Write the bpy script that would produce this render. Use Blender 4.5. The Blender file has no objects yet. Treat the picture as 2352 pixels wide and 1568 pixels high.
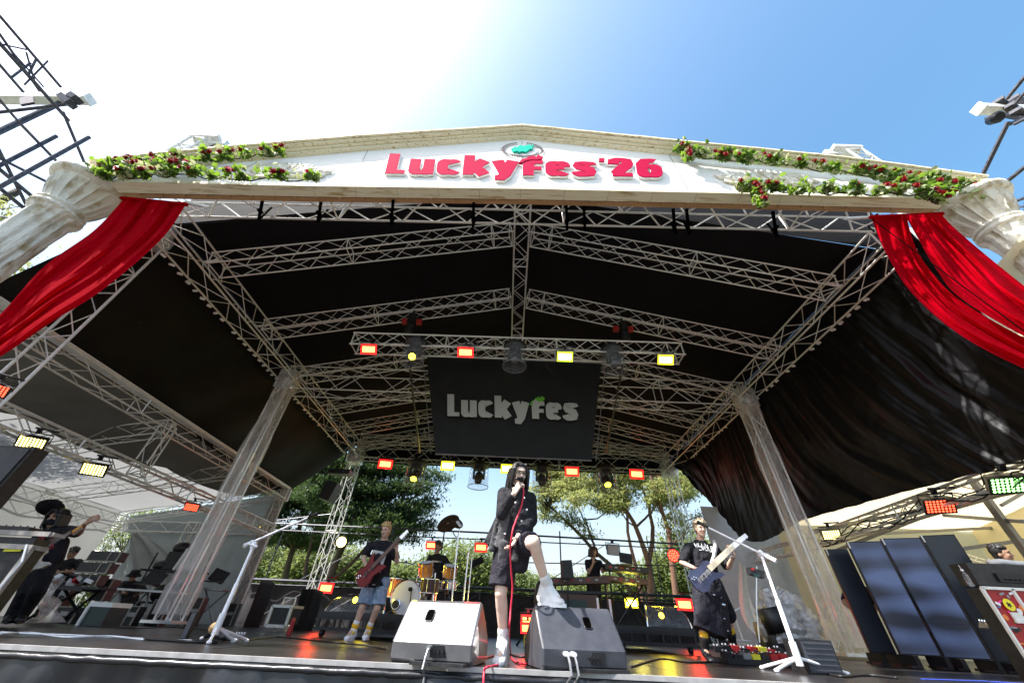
import bpy, math, random
from mathutils import Vector as V, Matrix, Euler, Quaternion, noise
random.seed(7)
S=bpy.context.scene; COL=S.collection
R=math.radians
# ---------------- camera ----------------
CX,CH,PITCH,YAW,ROLL,F=-0.043,0.233,R(38.545),R(-0.757),R(2.713),826.717
fw=V((math.sin(YAW)*math.cos(PITCH),math.cos(YAW)*math.cos(PITCH),math.sin(PITCH)))
r0=V((math.cos(YAW),-math.sin(YAW),0)); u0=r0.cross(fw)
RT=math.cos(ROLL)*r0+math.sin(ROLL)*u0; UP=-math.sin(ROLL)*r0+math.cos(ROLL)*u0
CP=V((CX,0,CH))
cd=bpy.data.cameras.new('camera'); cam=bpy.data.objects.new('camera',cd); COL.objects.link(cam)
cam.matrix_world=Matrix.Translation(CP)@Matrix(((RT.x,UP.x,-fw.x,0),(RT.y,UP.y,-fw.y,0),(RT.z,UP.z,-fw.z,0),(0,0,0,1)))
cd.sensor_width=36; cd.lens=F/2352*36; cd.clip_start=.05; cd.clip_end=3000; S.camera=cam
# ---------------- sky and sun ----------------
SUN=V((-.54,-.225,.90)).normalized()
w=bpy.data.worlds.new("World"); S.world=w; w.use_nodes=True
nt=w.node_tree; bg=nt.nodes['Background']; sk=nt.nodes.new('ShaderNodeTexSky'); sk.sky_type='NISHITA'
sk.sun_disc=False; sk.sun_elevation=math.asin(SUN.z); sk.sun_rotation=math.atan2(SUN.x,SUN.y)
sk.air_density=1.2; sk.dust_density=3.2; sk.ozone_density=1.2
hs=nt.nodes.new('ShaderNodeHueSaturation'); hs.inputs['Saturation'].default_value=1.25; hs.inputs['Hue'].default_value=.488; nt.links.new(sk.outputs[0],hs.inputs['Color']); 
tcw=nt.nodes.new('ShaderNodeTexCoord'); sx=nt.nodes.new('ShaderNodeSeparateXYZ'); nt.links.new(tcw.outputs['Generated'],sx.inputs[0])
mrw=nt.nodes.new('ShaderNodeMapRange'); mrw.interpolation_type='SMOOTHSTEP'; nt.links.new(sx.outputs['Z'],mrw.inputs[0]); mrw.inputs[1].default_value=.02; mrw.inputs[2].default_value=.5; mrw.inputs[3].default_value=.8; mrw.inputs[4].default_value=0
mxw=nt.nodes.new('ShaderNodeMix'); mxw.data_type='RGBA'; nt.links.new(mrw.outputs[0],mxw.inputs[0]); nt.links.new(hs.outputs[0],mxw.inputs[6]); mxw.inputs[7].default_value=(2.9,3.1,3.3,1)  # pale haze low in the sky
nt.links.new(mxw.outputs[2],bg.inputs[0]); bg.inputs[1].default_value=.135
sd=bpy.data.lights.new('sun','SUN'); sd.energy=5; sd.angle=R(.55); sd.color=(1,.975,.94)
so=bpy.data.objects.new('sun',sd); COL.objects.link(so); so.rotation_euler=SUN.to_track_quat('Z','Y').to_euler(); so.location=(-20,-10,40)
S.view_settings.view_transform='Standard'; S.view_settings.look='None'; S.view_settings.exposure=1.3; S.view_settings.gamma=1
S.cycles.max_bounces=8; S.cycles.transparent_max_bounces=24; S.cycles.sample_clamp_indirect=6
# ---------------- placing helpers ----------------
def ray(x,y): return (x-1176)/F*RT-(y-784)/F*UP+fw
def A(x,y,Y): d=ray(x,y); return CP+d*((Y-CP.y)/d.y)
def AX(x,y,X): d=ray(x,y); return CP+d*((X-CP.x)/d.x)
def AZ(x,y,z): d=ray(x,y); return CP+d*((z-CP.z)/d.z)
# ---------------- materials ----------------
M={}
def mat(n,c,rough=.6,metal=0,c2=None,sc=8,bump=0,bsc=40,spec=.5,emit=None,es=0,trans=0,alpha=1,coat=0,stretch=None,tcol=None,bd=.02,pos=(.35,.68)):
    m=bpy.data.materials.new(n); m.use_nodes=True; t=m.node_tree; p=t.nodes['Principled BSDF']; L=t.links
    p.inputs['Roughness'].default_value=rough; p.inputs['Metallic'].default_value=metal
    p.inputs['Specular IOR Level'].default_value=spec; p.inputs['Coat Weight'].default_value=coat
    tc=t.nodes.new('ShaderNodeTexCoord'); mp=t.nodes.new('ShaderNodeMapping'); L.new(tc.outputs['Object'],mp.inputs[0])
    if stretch: mp.inputs['Scale'].default_value=stretch
    nz=t.nodes.new('ShaderNodeTexNoise'); nz.inputs['Scale'].default_value=sc; nz.inputs['Detail'].default_value=6; L.new(mp.outputs[0],nz.inputs['Vector'])
    rp=t.nodes.new('ShaderNodeValToRGB'); L.new(nz.outputs['Fac'],rp.inputs[0])
    c2=c2 or tuple(min(1,k*1.18+.002) for k in c)
    rp.color_ramp.elements[0].position=pos[0]; rp.color_ramp.elements[1].position=pos[1]
    rp.color_ramp.elements[0].color=(*c,1); rp.color_ramp.elements[1].color=(*c2,1)
    L.new(rp.outputs[0],p.inputs['Base Color'])
    if bump:
        n2=t.nodes.new('ShaderNodeTexNoise'); n2.inputs['Scale'].default_value=bsc; n2.inputs['Detail'].default_value=5; L.new(mp.outputs[0],n2.inputs['Vector'])
        b=t.nodes.new('ShaderNodeBump'); b.inputs['Strength'].default_value=bump; b.inputs['Distance'].default_value=bd
        L.new(n2.outputs['Fac'],b.inputs['Height']); L.new(b.outputs[0],p.inputs['Normal'])
    if emit: p.inputs['Emission Color'].default_value=(*emit,1); p.inputs['Emission Strength'].default_value=es
    out=t.nodes['Material Output']; sh=p.outputs[0]
    if trans:
        tr=t.nodes.new('ShaderNodeBsdfTranslucent'); 
        if tcol: tr.inputs[0].default_value=(*tcol,1)
        else: L.new(rp.outputs[0],tr.inputs[0])
        mx=t.nodes.new('ShaderNodeMixShader'); mx.inputs[0].default_value=trans; L.new(sh,mx.inputs[1]); L.new(tr.outputs[0],mx.inputs[2]); sh=mx.outputs[0]
    if alpha<1:
        ta=t.nodes.new('ShaderNodeBsdfTransparent'); mx=t.nodes.new('ShaderNodeMixShader')
        n3=t.nodes.new('ShaderNodeTexNoise'); n3.inputs['Scale'].default_value=bsc*.6; n3.inputs['Detail'].default_value=4; L.new(mp.outputs[0],n3.inputs['Vector'])
        mr=t.nodes.new('ShaderNodeMapRange'); L.new(n3.outputs['Fac'],mr.inputs[0]); mr.inputs[1].default_value=.35; mr.inputs[2].default_value=.65
        dv=min(.12,(1-alpha)*.7); mr.inputs[3].default_value=alpha-dv; mr.inputs[4].default_value=alpha+dv
        L.new(mr.outputs[0],mx.inputs[0]); L.new(ta.outputs[0],mx.inputs[1]); L.new(sh,mx.inputs[2]); sh=mx.outputs[0]
    L.new(sh,out.inputs['Surface']); M[n]=m; return m
mat('alu',(.68,.68,.64),.4,.2,(.82,.82,.77),30)
mat('alu_bright',(.72,.72,.70),.3,.5)
mat('pipe_dark',(.035,.035,.045),.45,.5,(.09,.09,.1),20)
mat('white_steel',(.75,.75,.74),.45,.1)
mat('black_cloth_roof',(.0022,.0022,.0034),.85,0,(.0045,.0045,.006),1.2,.25,6,spec=.25)
mat('black_drape',(.003,.003,.003),.6,0,(.006,.006,.005),2,.3,7,spec=.2)
mat('black_vinyl',(.002,.002,.0024),.42,0,(.005,.005,.006),4,.2,6,spec=.2,stretch=(1,4,.8))
mat('floor_black',(.009,.008,.008),.30,0,(.024,.021,.021),3,.12,60,spec=.32,bd=.005)
mat('deck_edge',(.30,.29,.28),.6,.1,(.42,.41,.40),12)
mat('skirt_vinyl',(.006,.007,.009),.36,0,(.014,.015,.019),5,.5,5,spec=.5,stretch=(1,1,.25))
mat('panel_white',(.80,.79,.75),.7,0,(.86,.85,.82),5,.35,22,stretch=(.4,1,2.2))
mat('trim_beige',(.48,.35,.15),.8,0,(.84,.78,.58),6,.4,22,stretch=(.12,3,9),spec=.2,pos=(.30,.46))
mat('plaster',(.46,.37,.22),.8,0,(.80,.77,.68),7,1,14,stretch=(1,1,.5),bd=.04,pos=(.30,.50))
mat('timber',(.42,.24,.11),.7,0,(.55,.34,.17),10,stretch=(.2,2,2))
mat('crimson',(.42,.0,.045),.9,0,(.46,.0,.05),spec=.08)
mat('teal',(0,.42,.30),.9,spec=.1)
mat('letter_side',(.82,.80,.78),.5)
mat('red_cloth',(.36,.0,.006),.95,0,(.46,.0,.012),3,.45,9,trans=.5,tcol=(.70,.0,.008),spec=.03)
mat('tent_white',(.36,.38,.38),.7,0,(.48,.49,.48),1.5,.4,2.2,trans=.4,tcol=(.26,.26,.25),bd=.05)
mat('tent_painted_shade',(.17,.17,.155),.75,0,(.21,.21,.19),2,.2,4,trans=.15,tcol=(.05,.05,.04))  # darker tent cloth, shadow on the inner roof put into the colour
mat('tent_grey',(.24,.24,.22),.7,0,(.32,.32,.29),2,.2,4,trans=.25,tcol=(.16,.16,.14))
mat('tent_cream',(.60,.55,.42),.7,0,(.68,.63,.50),1,.1,3,trans=.55,tcol=(.78,.66,.40))
mat('cloth_grey',(.46,.46,.48),.8,0,(.60,.60,.62),3,.3,6,trans=.35,tcol=(.5,.5,.52))
mat('clear_wrap',(.97,.97,1),.15,0,None,10,.8,5,spec=1,alpha=.32,trans=.4,stretch=(1,1,.3))
mat('clear_dome',(.35,.36,.38),.08,0,None,10,spec=.8,alpha=.2)
mat('clear_bag',(.85,.85,.88),.15,.3,None,10,1,25,spec=1,alpha=.55,trans=.2)
mat('black_plastic',(.007,.007,.008),.45,0,(.022,.022,.024),20,.1,80)
mat('black_metal',(.015,.015,.018),.4,.4)
mat('speaker_black',(.035,.037,.048),.5,0,(.055,.058,.07),9,.25,120,spec=.6,bd=.004)
mat('speaker_gloss',(.05,.05,.055),.42,0,(.08,.08,.085),9,.1,120,spec=1,coat=1,bd=.002)
mat('grey_metal',(.25,.25,.26),.4,.6)
mat('chrome',(.75,.75,.78),.18,1)
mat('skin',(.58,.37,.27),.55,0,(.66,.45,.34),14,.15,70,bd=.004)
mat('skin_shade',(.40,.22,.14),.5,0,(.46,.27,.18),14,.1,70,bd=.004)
mat('cloth_black',(.010,.010,.013),.85,0,(.022,.021,.026),7,.9,11,bd=.07,spec=.3)
mat('cloth_navyblack',(.012,.011,.018),.8,0,(.024,.022,.032),5,.9,8,bd=.07,spec=.3)
mat('cloth_check',(.05,.05,.055),.85,0,(.11,.105,.11),40,.5,12,bd=.03)
mat('denim',(.16,.22,.32),.85,0,(.34,.42,.54),9,.9,12,bd=.05)
mat('hair_black',(.008,.007,.007),.45,0,(.022,.018,.016),30,.7,40,stretch=(1,1,.15))
mat('hair_brown',(.04,.022,.014),.5,0,(.08,.05,.03),30,.6,40)
mat('hair_blond',(.42,.24,.09),.55,0,(.62,.42,.2),30,.8,50)
mat('hair_ash',(.34,.24,.15),.55,0,(.5,.39,.27),30,.8,50)
mat('white_cloth',(.72,.71,.70),.8,0,(.82,.81,.8),12,.4,20)
mat('yellow_cloth',(.75,.42,.02),.8)
mat('white_plastic',(.78,.78,.80),.35)
mat('lip',(.30,.10,.08),.5); mat('eye_dark',(.02,.015,.012),.3)
mat('print_red',(.30,.02,.03),.8); mat('print_grey',(.45,.44,.43),.8); mat('print_white',(.8,.8,.8),.8)
mat('bass_red',(.14,.001,.003),.4,0,(.20,.003,.005),6,spec=.3)
mat('guitar_blue',(.05,.065,.12),.35,.2,(.09,.085,.15),5)
mat('fretboard',(.10,.05,.03),.5); mat('maple',(.72,.60,.42),.4); mat('head_orange',(.55,.24,.05),.35)
mat('cream_paint',(.7,.66,.55),.4)
mat('drum_orange',(.55,.17,.015),.25,0,(.85,.34,.05),5,coat=.8)
mat('drumhead',(.62,.62,.68),.4,0,(.7,.7,.76),3)
mat('cymbal',(.10,.06,.04),.3,.7,(.2,.12,.07),12)
mat('key_brown',(.06,.025,.018),.4); mat('case_red',(.35,.012,.015),.5,0,(.42,.02,.02),5)
mat('cooler_green',(.012,.035,.035),.5); mat('tape_yellow',(.6,.55,.03),.6); mat('tape_blue',(.05,.1,.6),.5)
mat('cable_red',(.55,.02,.05),.5); mat('cable_white',(.75,.75,.75),.5); mat('cable_black',(.01,.01,.01),.5)
mat('back_cloth',(.03,.028,.03),.85,0,(.045,.042,.045),4,.4,6)
mat('banner_black',(.007,.008,.008),.8,0,(.012,.013,.013),2,alpha=.975,bsc=2)
mat('banner_text',(.42,.42,.40),.7,0,(.5,.5,.47),60); mat('leaf_green_print',(.12,.42,.03),.6)
mat('leaf',(.010,.040,.010),.5,0,(.10,.18,.02),9,trans=.4,tcol=(.25,.42,.04))
mat('leaf_pale',(.3,.36,.14),.5,0,(.6,.6,.35),14,trans=.35)
mat('rose_red',(.26,.002,.006),.7,0,(.42,.004,.012),30,trans=.15)
mat('rose_pink',(.55,.01,.09),.6,0,(.7,.03,.16),30,trans=.15)
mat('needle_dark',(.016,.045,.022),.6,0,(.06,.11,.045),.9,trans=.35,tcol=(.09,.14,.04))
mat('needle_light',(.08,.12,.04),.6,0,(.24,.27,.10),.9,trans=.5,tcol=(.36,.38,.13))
mat('foliage_far',(.06,.10,.035),.7,0,(.18,.22,.08),.6,trans=.4,tcol=(.28,.34,.10))
mat('bark_red',(.09,.045,.03),.9,0,(.20,.10,.06),3,.8,12,stretch=(1,1,.3))
mat('bark_dark',(.035,.025,.018),.9,0,(.09,.06,.04),3,.8,12,stretch=(1,1,.3))
mat('void',(.001,.001,.001),1,spec=0)
mat('skin_sunlit',(.72,.50,.39),.55,0,(.80,.60,.48),14,.15,70,bd=.004)  # paler skin copy, sunlight on the singer put into the colour
mat('ground',(.06,.058,.055),.95,0,(.10,.095,.09),.4,.3,20)
mat('grass',(.07,.10,.03),.95,0,(.12,.15,.05),.5)
mat('case_trim',(.30,.27,.24),.6,0,(.40,.36,.33),12)
mat('glass_clear',(.8,.8,.8),.06,0,None,10,spec=.8,alpha=.12)
mat('screen_dark',(.014,.018,.030),.3,0,(.02,.025,.04),3,spec=.6)
mat('white_tag',(.8,.8,.78),.6)
mat('sticker_yellow',(.85,.72,.02),.5); mat('sticker_pink',(.85,.05,.3),.5); mat('sticker_orange',(.7,.2,.03),.5); mat('sticker_blue',(.1,.2,.45),.5)
def emi(n,c,s): return mat(n,(.02,.02,.02),.4,emit=c,es=s)
emi('glow_red',(1,.10,.02),9); emi('glow_redrim',(1,.006,.006),3.0)
emi('glow_yellow',(1,.86,.16),11); emi('glow_yellowrim',(.9,.75,.02),1.6)
emi('glow_green',(.45,1,.30),9); emi('glow_greenrim',(.1,.7,.1),1.0)
emi('glow_lime',(.8,1,.35),10); emi('glow_limerim',(.45,.8,.02),1.6)
emi('glow_lens',(1,.82,.04),4); emi('glow_bulb',(1,.78,.22),3)
emi('dot_red',(1,.06,.025),3.2); emi('dot_green',(.30,1,.22),3.2); emi('dot_yellow',(1,.82,.22),3.4)
# LED wall screens: dim blue picture of soft bands, emitted by the screen itself
m=mat('led_screen',(.01,.012,.02),.35); t=m.node_tree; p=t.nodes['Principled BSDF']
tc=t.nodes.new('ShaderNodeTexCoord'); mp=t.nodes.new('ShaderNodeMapping'); nz=t.nodes.new('ShaderNodeTexNoise'); rp=t.nodes.new('ShaderNodeValToRGB')
mp.inputs['Scale'].default_value=(1.6,1.6,3.6); nz.inputs['Scale'].default_value=1.0; nz.inputs['Detail'].default_value=0
t.links.new(tc.outputs['Object'],mp.inputs[0]); t.links.new(mp.outputs[0],nz.inputs['Vector']); t.links.new(nz.outputs['Fac'],rp.inputs[0])
rp.color_ramp.elements[0].position=.36; rp.color_ramp.elements[0].color=(.010,.012,.02,1)
rp.color_ramp.elements[1].position=.66; rp.color_ramp.elements[1].color=(.055,.08,.17,1)
t.links.new(rp.outputs[0],p.inputs['Emission Color']); p.inputs['Emission Strength'].default_value=.55
# ---------------- mesh builder ----------------
WO={}
def frame(d,up=V((0,0,1))):
    d=V(d).normalized(); s=d.cross(up)
    if s.length<1e-4: s=d.cross(V((0,1,0)))
    s.normalize(); return d,s,s.cross(d)
class MB:
    def __init__(s): s.v=[];s.f=[];s.m=[]
    def add(s,vs,fs,mi=0):
        o=len(s.v); s.v+= [V(a) for a in vs]; s.f+=[tuple(i+o for i in f) for f in fs]; s.m+=[mi]*len(fs); return s
    def box(s,c,x,y,z,R=None,mi=0):
        c=V(c); vs=[]
        for a in (-.5,.5):
            for b in (-.5,.5):
                for d in (-.5,.5):
                    q=V((a*x,b*y,d*z)); vs.append(c+(R@q if R else q))
        return s.add(vs,[(0,1,3,2),(4,6,7,5),(0,4,5,1),(2,3,7,6),(0,2,6,4),(1,5,7,3)],mi)
    def bar(s,p,q,w,h,up=V((0,0,1)),mi=0):
        p=V(p);q=V(q); d,a,b=frame(q-p,up); vs=[e+a*i*w/2+b*j*h/2 for e in(p,q) for i,j in((-1,-1),(1,-1),(1,1),(-1,1))]
        return s.add(vs,[(3,2,1,0),(4,5,6,7),(0,1,5,4),(1,2,6,5),(2,3,7,6),(3,0,4,7)],mi)
    def hexa(s,vs,mi=0): # 4 bottom, 4 top
        return s.add(vs,[(3,2,1,0),(4,5,6,7),(0,1,5,4),(1,2,6,5),(2,3,7,6),(3,0,4,7)],mi)
    def tube(s,pts,r,n=6,mi=0,caps=True):
        pts=[V(p) for p in pts]; k=len(pts); rr=r if isinstance(r,(list,tuple)) else [r]*k
        vs=[];fs=[]; pa=None
        for i,p in enumerate(pts):
            d=(pts[min(i+1,k-1)]-pts[max(i-1,0)])
            if d.length<1e-9: d=V((0,0,1))
            d.normalize()
            if pa is None: _,a,_b=frame(d)
            else:
                a=pa-d*pa.dot(d)
                if a.length<1e-5: _,a,_b=frame(d)
                a.normalize()
            pa=a; b=a.cross(d)
            for j in range(n):
                t=2*math.pi*j/n; vs.append(p+(a*math.cos(t)+b*math.sin(t))*rr[i])
        for i in range(k-1):
            for j in range(n):
                fs.append((i*n+j,i*n+(j+1)%n,(i+1)*n+(j+1)%n,(i+1)*n+j))
        if caps: fs+= [tuple(reversed(range(n))),tuple(range((k-1)*n,k*n))]
        return s.add(vs,fs,mi)
    def lathe(s,o,ax,prof,n=20,mi=0,sx=1):
        d,a,b=frame(ax,V((0,1,0)) if abs(V(ax).normalized().z)>.9 else V((0,0,1))); o=V(o); vs=[];fs=[]
        for r,h in prof:
            for j in range(n):
                t=2*math.pi*j/n; vs.append(o+d*h+(a*math.cos(t)*sx+b*math.sin(t))*r)
        for i in range(len(prof)-1):
            for j in range(n): fs.append((i*n+j,i*n+(j+1)%n,(i+1)*n+(j+1)%n,(i+1)*n+j))
        fs+=[tuple(reversed(range(n))),tuple(range((len(prof)-1)*n,len(prof)*n))]
        return s.add(vs,fs,mi)
    def ell(s,c,rx,ry,rz,R=None,n=12,m=8,mi=0):
        c=V(c);vs=[];fs=[]
        for i in range(m+1):
            t=math.pi*i/m
            for j in range(n):
                u=2*math.pi*j/n; q=V((rx*math.sin(t)*math.cos(u),ry*math.sin(t)*math.sin(u),rz*math.cos(t))); vs.append(c+(R@q if R else q))
        for i in range(m):
            for j in range(n): fs.append((i*n+j,(i+1)*n+j,(i+1)*n+(j+1)%n,i*n+(j+1)%n))
        return s.add(vs,fs,mi)
    def cap(s,p,q,a0,b0,a1,b1,side,n=14,mi=0,flat=0):  # elliptical tapered capsule, a along side
        p=V(p);q=V(q); d=(q-p); L=d.length
        if L<1e-6: d=V((0,0,1)); L=1e-6
        d=d.normalized(); sd=V(side); sd=sd-d*sd.dot(d)
        if sd.length<1e-4: sd=frame(d)[1]
        sd.normalize(); b=d.cross(sd); rings=[]
        for i in range(4):
            t=math.pi/2*(i+.15)/4.15; rings.append((-math.cos(t),math.sin(t),0))
        for i in range(5): rings.append((0,1,i/4))
        for i in range(0 if flat else 4):
            t=math.pi/2*(3-i+.15)/4.15; rings.append((math.cos(t),math.sin(t),1))
        vs=[];fs=[]
        for h,rr,t in rings:
            a=a0+(a1-a0)*t; bb=b0+(b1-b0)*t; ext=min(a,bb)
            c=p+d*(L*t+h*ext)
            for j in range(n):
                u=2*math.pi*j/n; vs.append(c+sd*math.cos(u)*a*rr+b*math.sin(u)*bb*rr)
        for i in range(len(rings)-1):
            for j in range(n): fs.append((i*n+j,i*n+(j+1)%n,(i+1)*n+(j+1)%n,(i+1)*n+j))
        fs+=[tuple(reversed(range(n))),tuple(range((len(rings)-1)*n,len(rings)*n))]
        return s.add(vs,fs,mi)
    def prism(s,pts,o,ux,uy,t,mi=0,mis=None): # polygon in plane extruded by vector t ; top face= o side
        o=V(o);ux=V(ux);uy=V(uy);t=V(t);n=len(pts)
        a=[o+ux*x+uy*y for x,y in pts]; b=[q+t for q in a]
        s.add(a+b,[tuple(range(n))],mi); o0=len(s.v)-2*n
        s.f.append(tuple(o0+n+i for i in reversed(range(n)))); s.m.append(mi if mis is None else mis)
        for i in range(n):
            j=(i+1)%n; s.f.append((o0+i,o0+n+i,o0+n+j,o0+j)); s.m.append(mi if mis is None else mis)
        return s
    def grid(s,fn,nu,nv,mi=0,th=0):
        vs=[V(fn(i/nu,j/nv)) for i in range(nu+1) for j in range(nv+1)]
        fs=[(i*(nv+1)+j,(i+1)*(nv+1)+j,(i+1)*(nv+1)+j+1,i*(nv+1)+j+1) for i in range(nu) for j in range(nv)]
        return s.add(vs,fs,mi)
    def build(s,name,mats,parent=None,smooth=False,remesh=0,sm=3):
        if isinstance(mats,str): mats=[mats]
        if parent is None:
            xs=[v.x for v in s.v]; ys=[v.y for v in s.v]; o=V(((min(xs)+max(xs))/2,(min(ys)+max(ys))/2,min(v.z for v in s.v)))
        else: o=WO.get(parent.name,V((0,0,0)))
        me=bpy.data.meshes.new(name); me.from_pydata([tuple(v-o) for v in s.v],[],s.f); 
        me.polygons.foreach_set('material_index',s.m)
        for k in mats: me.materials.append(M[k])
        me.update()
        if remesh:
            tmp=bpy.data.objects.new('tmp',me); COL.objects.link(tmp)
            md=tmp.modifiers.new('r','REMESH'); md.mode='VOXEL'; md.voxel_size=remesh; md.use_smooth_shade=True
            ms=tmp.modifiers.new('s','SMOOTH'); ms.iterations=sm; ms.factor=.5
            dg=bpy.context.evaluated_depsgraph_get(); me2=bpy.data.meshes.new_from_object(tmp.evaluated_get(dg)); bpy.data.objects.remove(tmp); me=me2
            me.materials.clear()
            for k in mats: me.materials.append(M[k])
            me.name=name
        if smooth or remesh: me.polygons.foreach_set('use_smooth',[True]*len(me.polygons))
        ob=bpy.data.objects.new(name,me); COL.objects.link(ob)
        if parent is None: ob.location=o
        else: ob.parent=parent
        WO[ob.name]=o; return ob
def tag(o,label=None,cat=None,group=None,kind=None):
    if label:o['label']=label
    if cat:o['category']=cat
    if group:o['group']=group
    if kind:o['kind']=kind
    return o
def thing(name,loc,label,cat,group=None):
    o=bpy.data.objects.new(name,None); o.empty_display_size=.2; COL.objects.link(o); o.location=V(loc); WO[o.name]=V(loc)
    return tag(o,label,cat,group)
def dup(root,mx,label,group=None):
    c=root.copy(); COL.objects.link(c); c.matrix_world=mx; c['label']=label
    if group:c['group']=group
    def rec(a,b):
        for ch in list(a.children):
            d=ch.copy(); COL.objects.link(d); d.parent=b; rec(ch,d)
    rec(root,c); return c
def pose(loc,d=(0,-1,0),up=(0,0,1)): # local -Y looks along d
    y=-V(d).normalized(); x=y.cross(V(up)).normalized(); z=x.cross(y)
    return Matrix(((x.x,y.x,z.x,loc[0]),(x.y,y.y,z.y,loc[1]),(x.z,y.z,z.z,loc[2]),(0,0,0,1)))
def truss(mb,p,q,w,h,bay=.5,rc=.025,rd=.012,up=V((0,0,1)),ends=True,mi=0,tri=False,n=6):
    p=V(p);q=V(q); d,a,b=frame(q-p,up); L=(q-p).length; k=max(1,round(L/bay))
    cs=[(-1,-1),(1,-1),(1,1),(-1,1)] if not tri else [(-1,-1),(1,-1),(0,1)]
    off=[a*i*w/2+b*j*h/2 for i,j in cs]
    for o in off: mb.tube([p+o,q+o],rc,n,mi)
    m=len(cs)
    for e in range(m):
        o1,o2=off[e],off[(e+1)%m]
        for i in range(k):
            t0,t1=i/k,(i+1)/k; s0,s1=(o1,o2) if i%2==0 else (o2,o1)
            mb.tube([p.lerp(q,t0)+s0,p.lerp(q,t1)+s1],rd,4,mi,False)
        if ends:
            for t in (0.004,.996): mb.tube([p.lerp(q,t)+o1,p.lerp(q,t)+o2],rc*.8,5,mi,False)
            for i in range(6,k,7): mb.tube([p.lerp(q,i/k)+o1,p.lerp(q,i/k)+o2],rc*.8,4,mi,False)
    return mb
def lerp(a,b,t): return a+(b-a)*t
def poly(pts,t): # point on polyline by parameter
    n=len(pts)-1; i=min(int(t*n),n-1); return V(pts[i]).lerp(V(pts[i+1]),t*n-i)
def cat(pts,t): # catmull-rom
    n=len(pts)-1; i=min(int(t*n),n-1); u=t*n-i; P=[V(pts[max(0,min(n,k))]) for k in (i-1,i,i+1,i+2)]
    return .5*((2*P[1])+(P[2]-P[0])*u+(2*P[0]-5*P[1]+4*P[2]-P[3])*u*u+(3*P[1]-P[0]-3*P[2]+P[3])*u**3)
def ns(x,y,z=0): return noise.noise(V((x,y,z)))
# ================= ground and stage =================
GZ=-1.25
def sheet(name,x0,x1,y0,y1,z,m,n=8):
    b=MB(); b.grid(lambda u,v:(lerp(x0,x1,u),lerp(y0,y1,v),z),n,n); return tag(b.build(name,m),'wide flat '+name.replace('_',' ')+' around the stage',None,kind='structure')
o=sheet('ground',-1500,1500,-1500,1500,GZ-.004,'grass',40); del o['label']; o['label']='grassy park ground spreading far behind and around the stage'
o=sheet('audience_area',-40,40,-40,3.4,GZ,'ground'); o['label']='dry trodden earth audience area in front of the stage'
SE=3.62 # stage front edge
st=thing('stage',(0,SE,GZ),'low black festival stage deck with pale sunlit front edge and vinyl skirt','stage')
b=MB(); b.box((0,(SE+17)/2,-.1),36,17-SE,.2)
for x in range(-17,18,2): b.box((x+.4,SE+3,.0005),.01,5,.002,mi=0)
b.build('deck','floor_black',st)
b=MB(); b.bar((-18,SE-.02,-.012),(18,SE-.02,-.012),.04,.03,mi=0); b.build('edge_trim','deck_edge',st)
b=MB()
def sk_(u,v):
    x=lerp(-14,12,u); z=lerp(-.03,GZ+.02,v)
    f=.05*math.sin(x*5+3*ns(x*.7,0))*(.2+v)*max(0,.4+ns(x*.9,5))+.09*ns(x*1.3,z*1.3)+.05*ns(x*5,z*1.5)+.03*ns(x*14,z*2.5)
    return (x,SE-.07+f*min(1,v*6+.15),z)
b.grid(sk_,520,14); b.build('skirt','skirt_vinyl',st,True)
b=MB() # rolled top hem of the skirt
b.tube([(x*.05,SE-.075-.010*ns(x*.3,1),-.055+.007*ns(x*.45,3)) for x in range(-240,240)],[.020+.006*ns(x*.6,7) for x in range(-240,240)],8); b.build('hem','skirt_vinyl',st,True)
# floor tapes and cables
b=MB(); p0,p1=AZ(160,1422,0),AZ(392,1431,0); b.bar(p0+V((0,0,.006)),p1+V((0,0,.006)),.1,.004); tag(b.build('floor_tape','tape_yellow'),'yellow tape line on the stage floor before the left rack desk','tape')
for i,(x0,y0,x1,y1) in enumerate([(2120,1560,2270,1565),(2278,1566,2352,1570)]):
    b=MB(); p0,p1=AZ(x0,y0,0),AZ(x1,y1,0); b.bar(p0+V((0,0,.006)),p1+V((0,0,.006)),.035,.004)
    tag(b.build('floor_tape','tape_blue'),['long blue tape strip on the floor right of the white mic stand','short blue tape strip at the far right of the stage floor'][i],'tape')
# ================= main roof =================
W,H,Y0,Y1,Y2=7.02,6.2,4.26,9.6,15.9; RZ=7.8
rf=thing('stage_roof',(0,10,0),'big gabled stage roof of silver trusses under black fabric on wrapped legs','stage roof')
b=MB(); p,q=A(395,497,4.32),A(2040,534,4.32); p+=V((-.6,-.31,.26)); q+=V((.6,-.31,.28)); truss(b,p,q,.62,.52,.66,.024,.016)
b.build('front_truss','alu',rf)
for s in (-1,1):
    b=MB(); truss(b,(s*W,Y0-.25,H+.05),(s*W,Y2,H),.5,.55,.7,.021,.0105)
    for i in range(46): # white cloth ties
        y=Y0+.5+i*.245; 
        if random.random()<.75: b.box((s*(W+.27),y,H-.29),.05,.09,.045,Euler((random.random(),random.random(),0)).to_matrix(),mi=1)
    b.build('eave_truss',['alu','white_tag'],rf)
b=MB(); truss(b,(0,Y0-.5,RZ+.05),(0,Y2+.4,RZ),.36,.3,.40,.019,.0095); b.build('ridge_truss','alu',rf)
for Y in (5.25,7.42,9.65,11.8,13.6,15.2):
    for s in (-1,1):
        b=MB(); e=V((s*(W-.32),Y,H+.02)); t=V((s*.24,Y,RZ-.04)); truss(b,e,t,.42,.36,.46,.017,.008)
        b.tube([e+V((0,0,.18)),e+V((s*.3,0,.1))],.03,6); b.build('rafter_truss','alu',rf)
b=MB(); truss(b,(-W,Y1,H-.22),(W,Y1,H-.17),.5,.78,.9,.019,.012); b.build('cross_truss','alu',rf)
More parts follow.
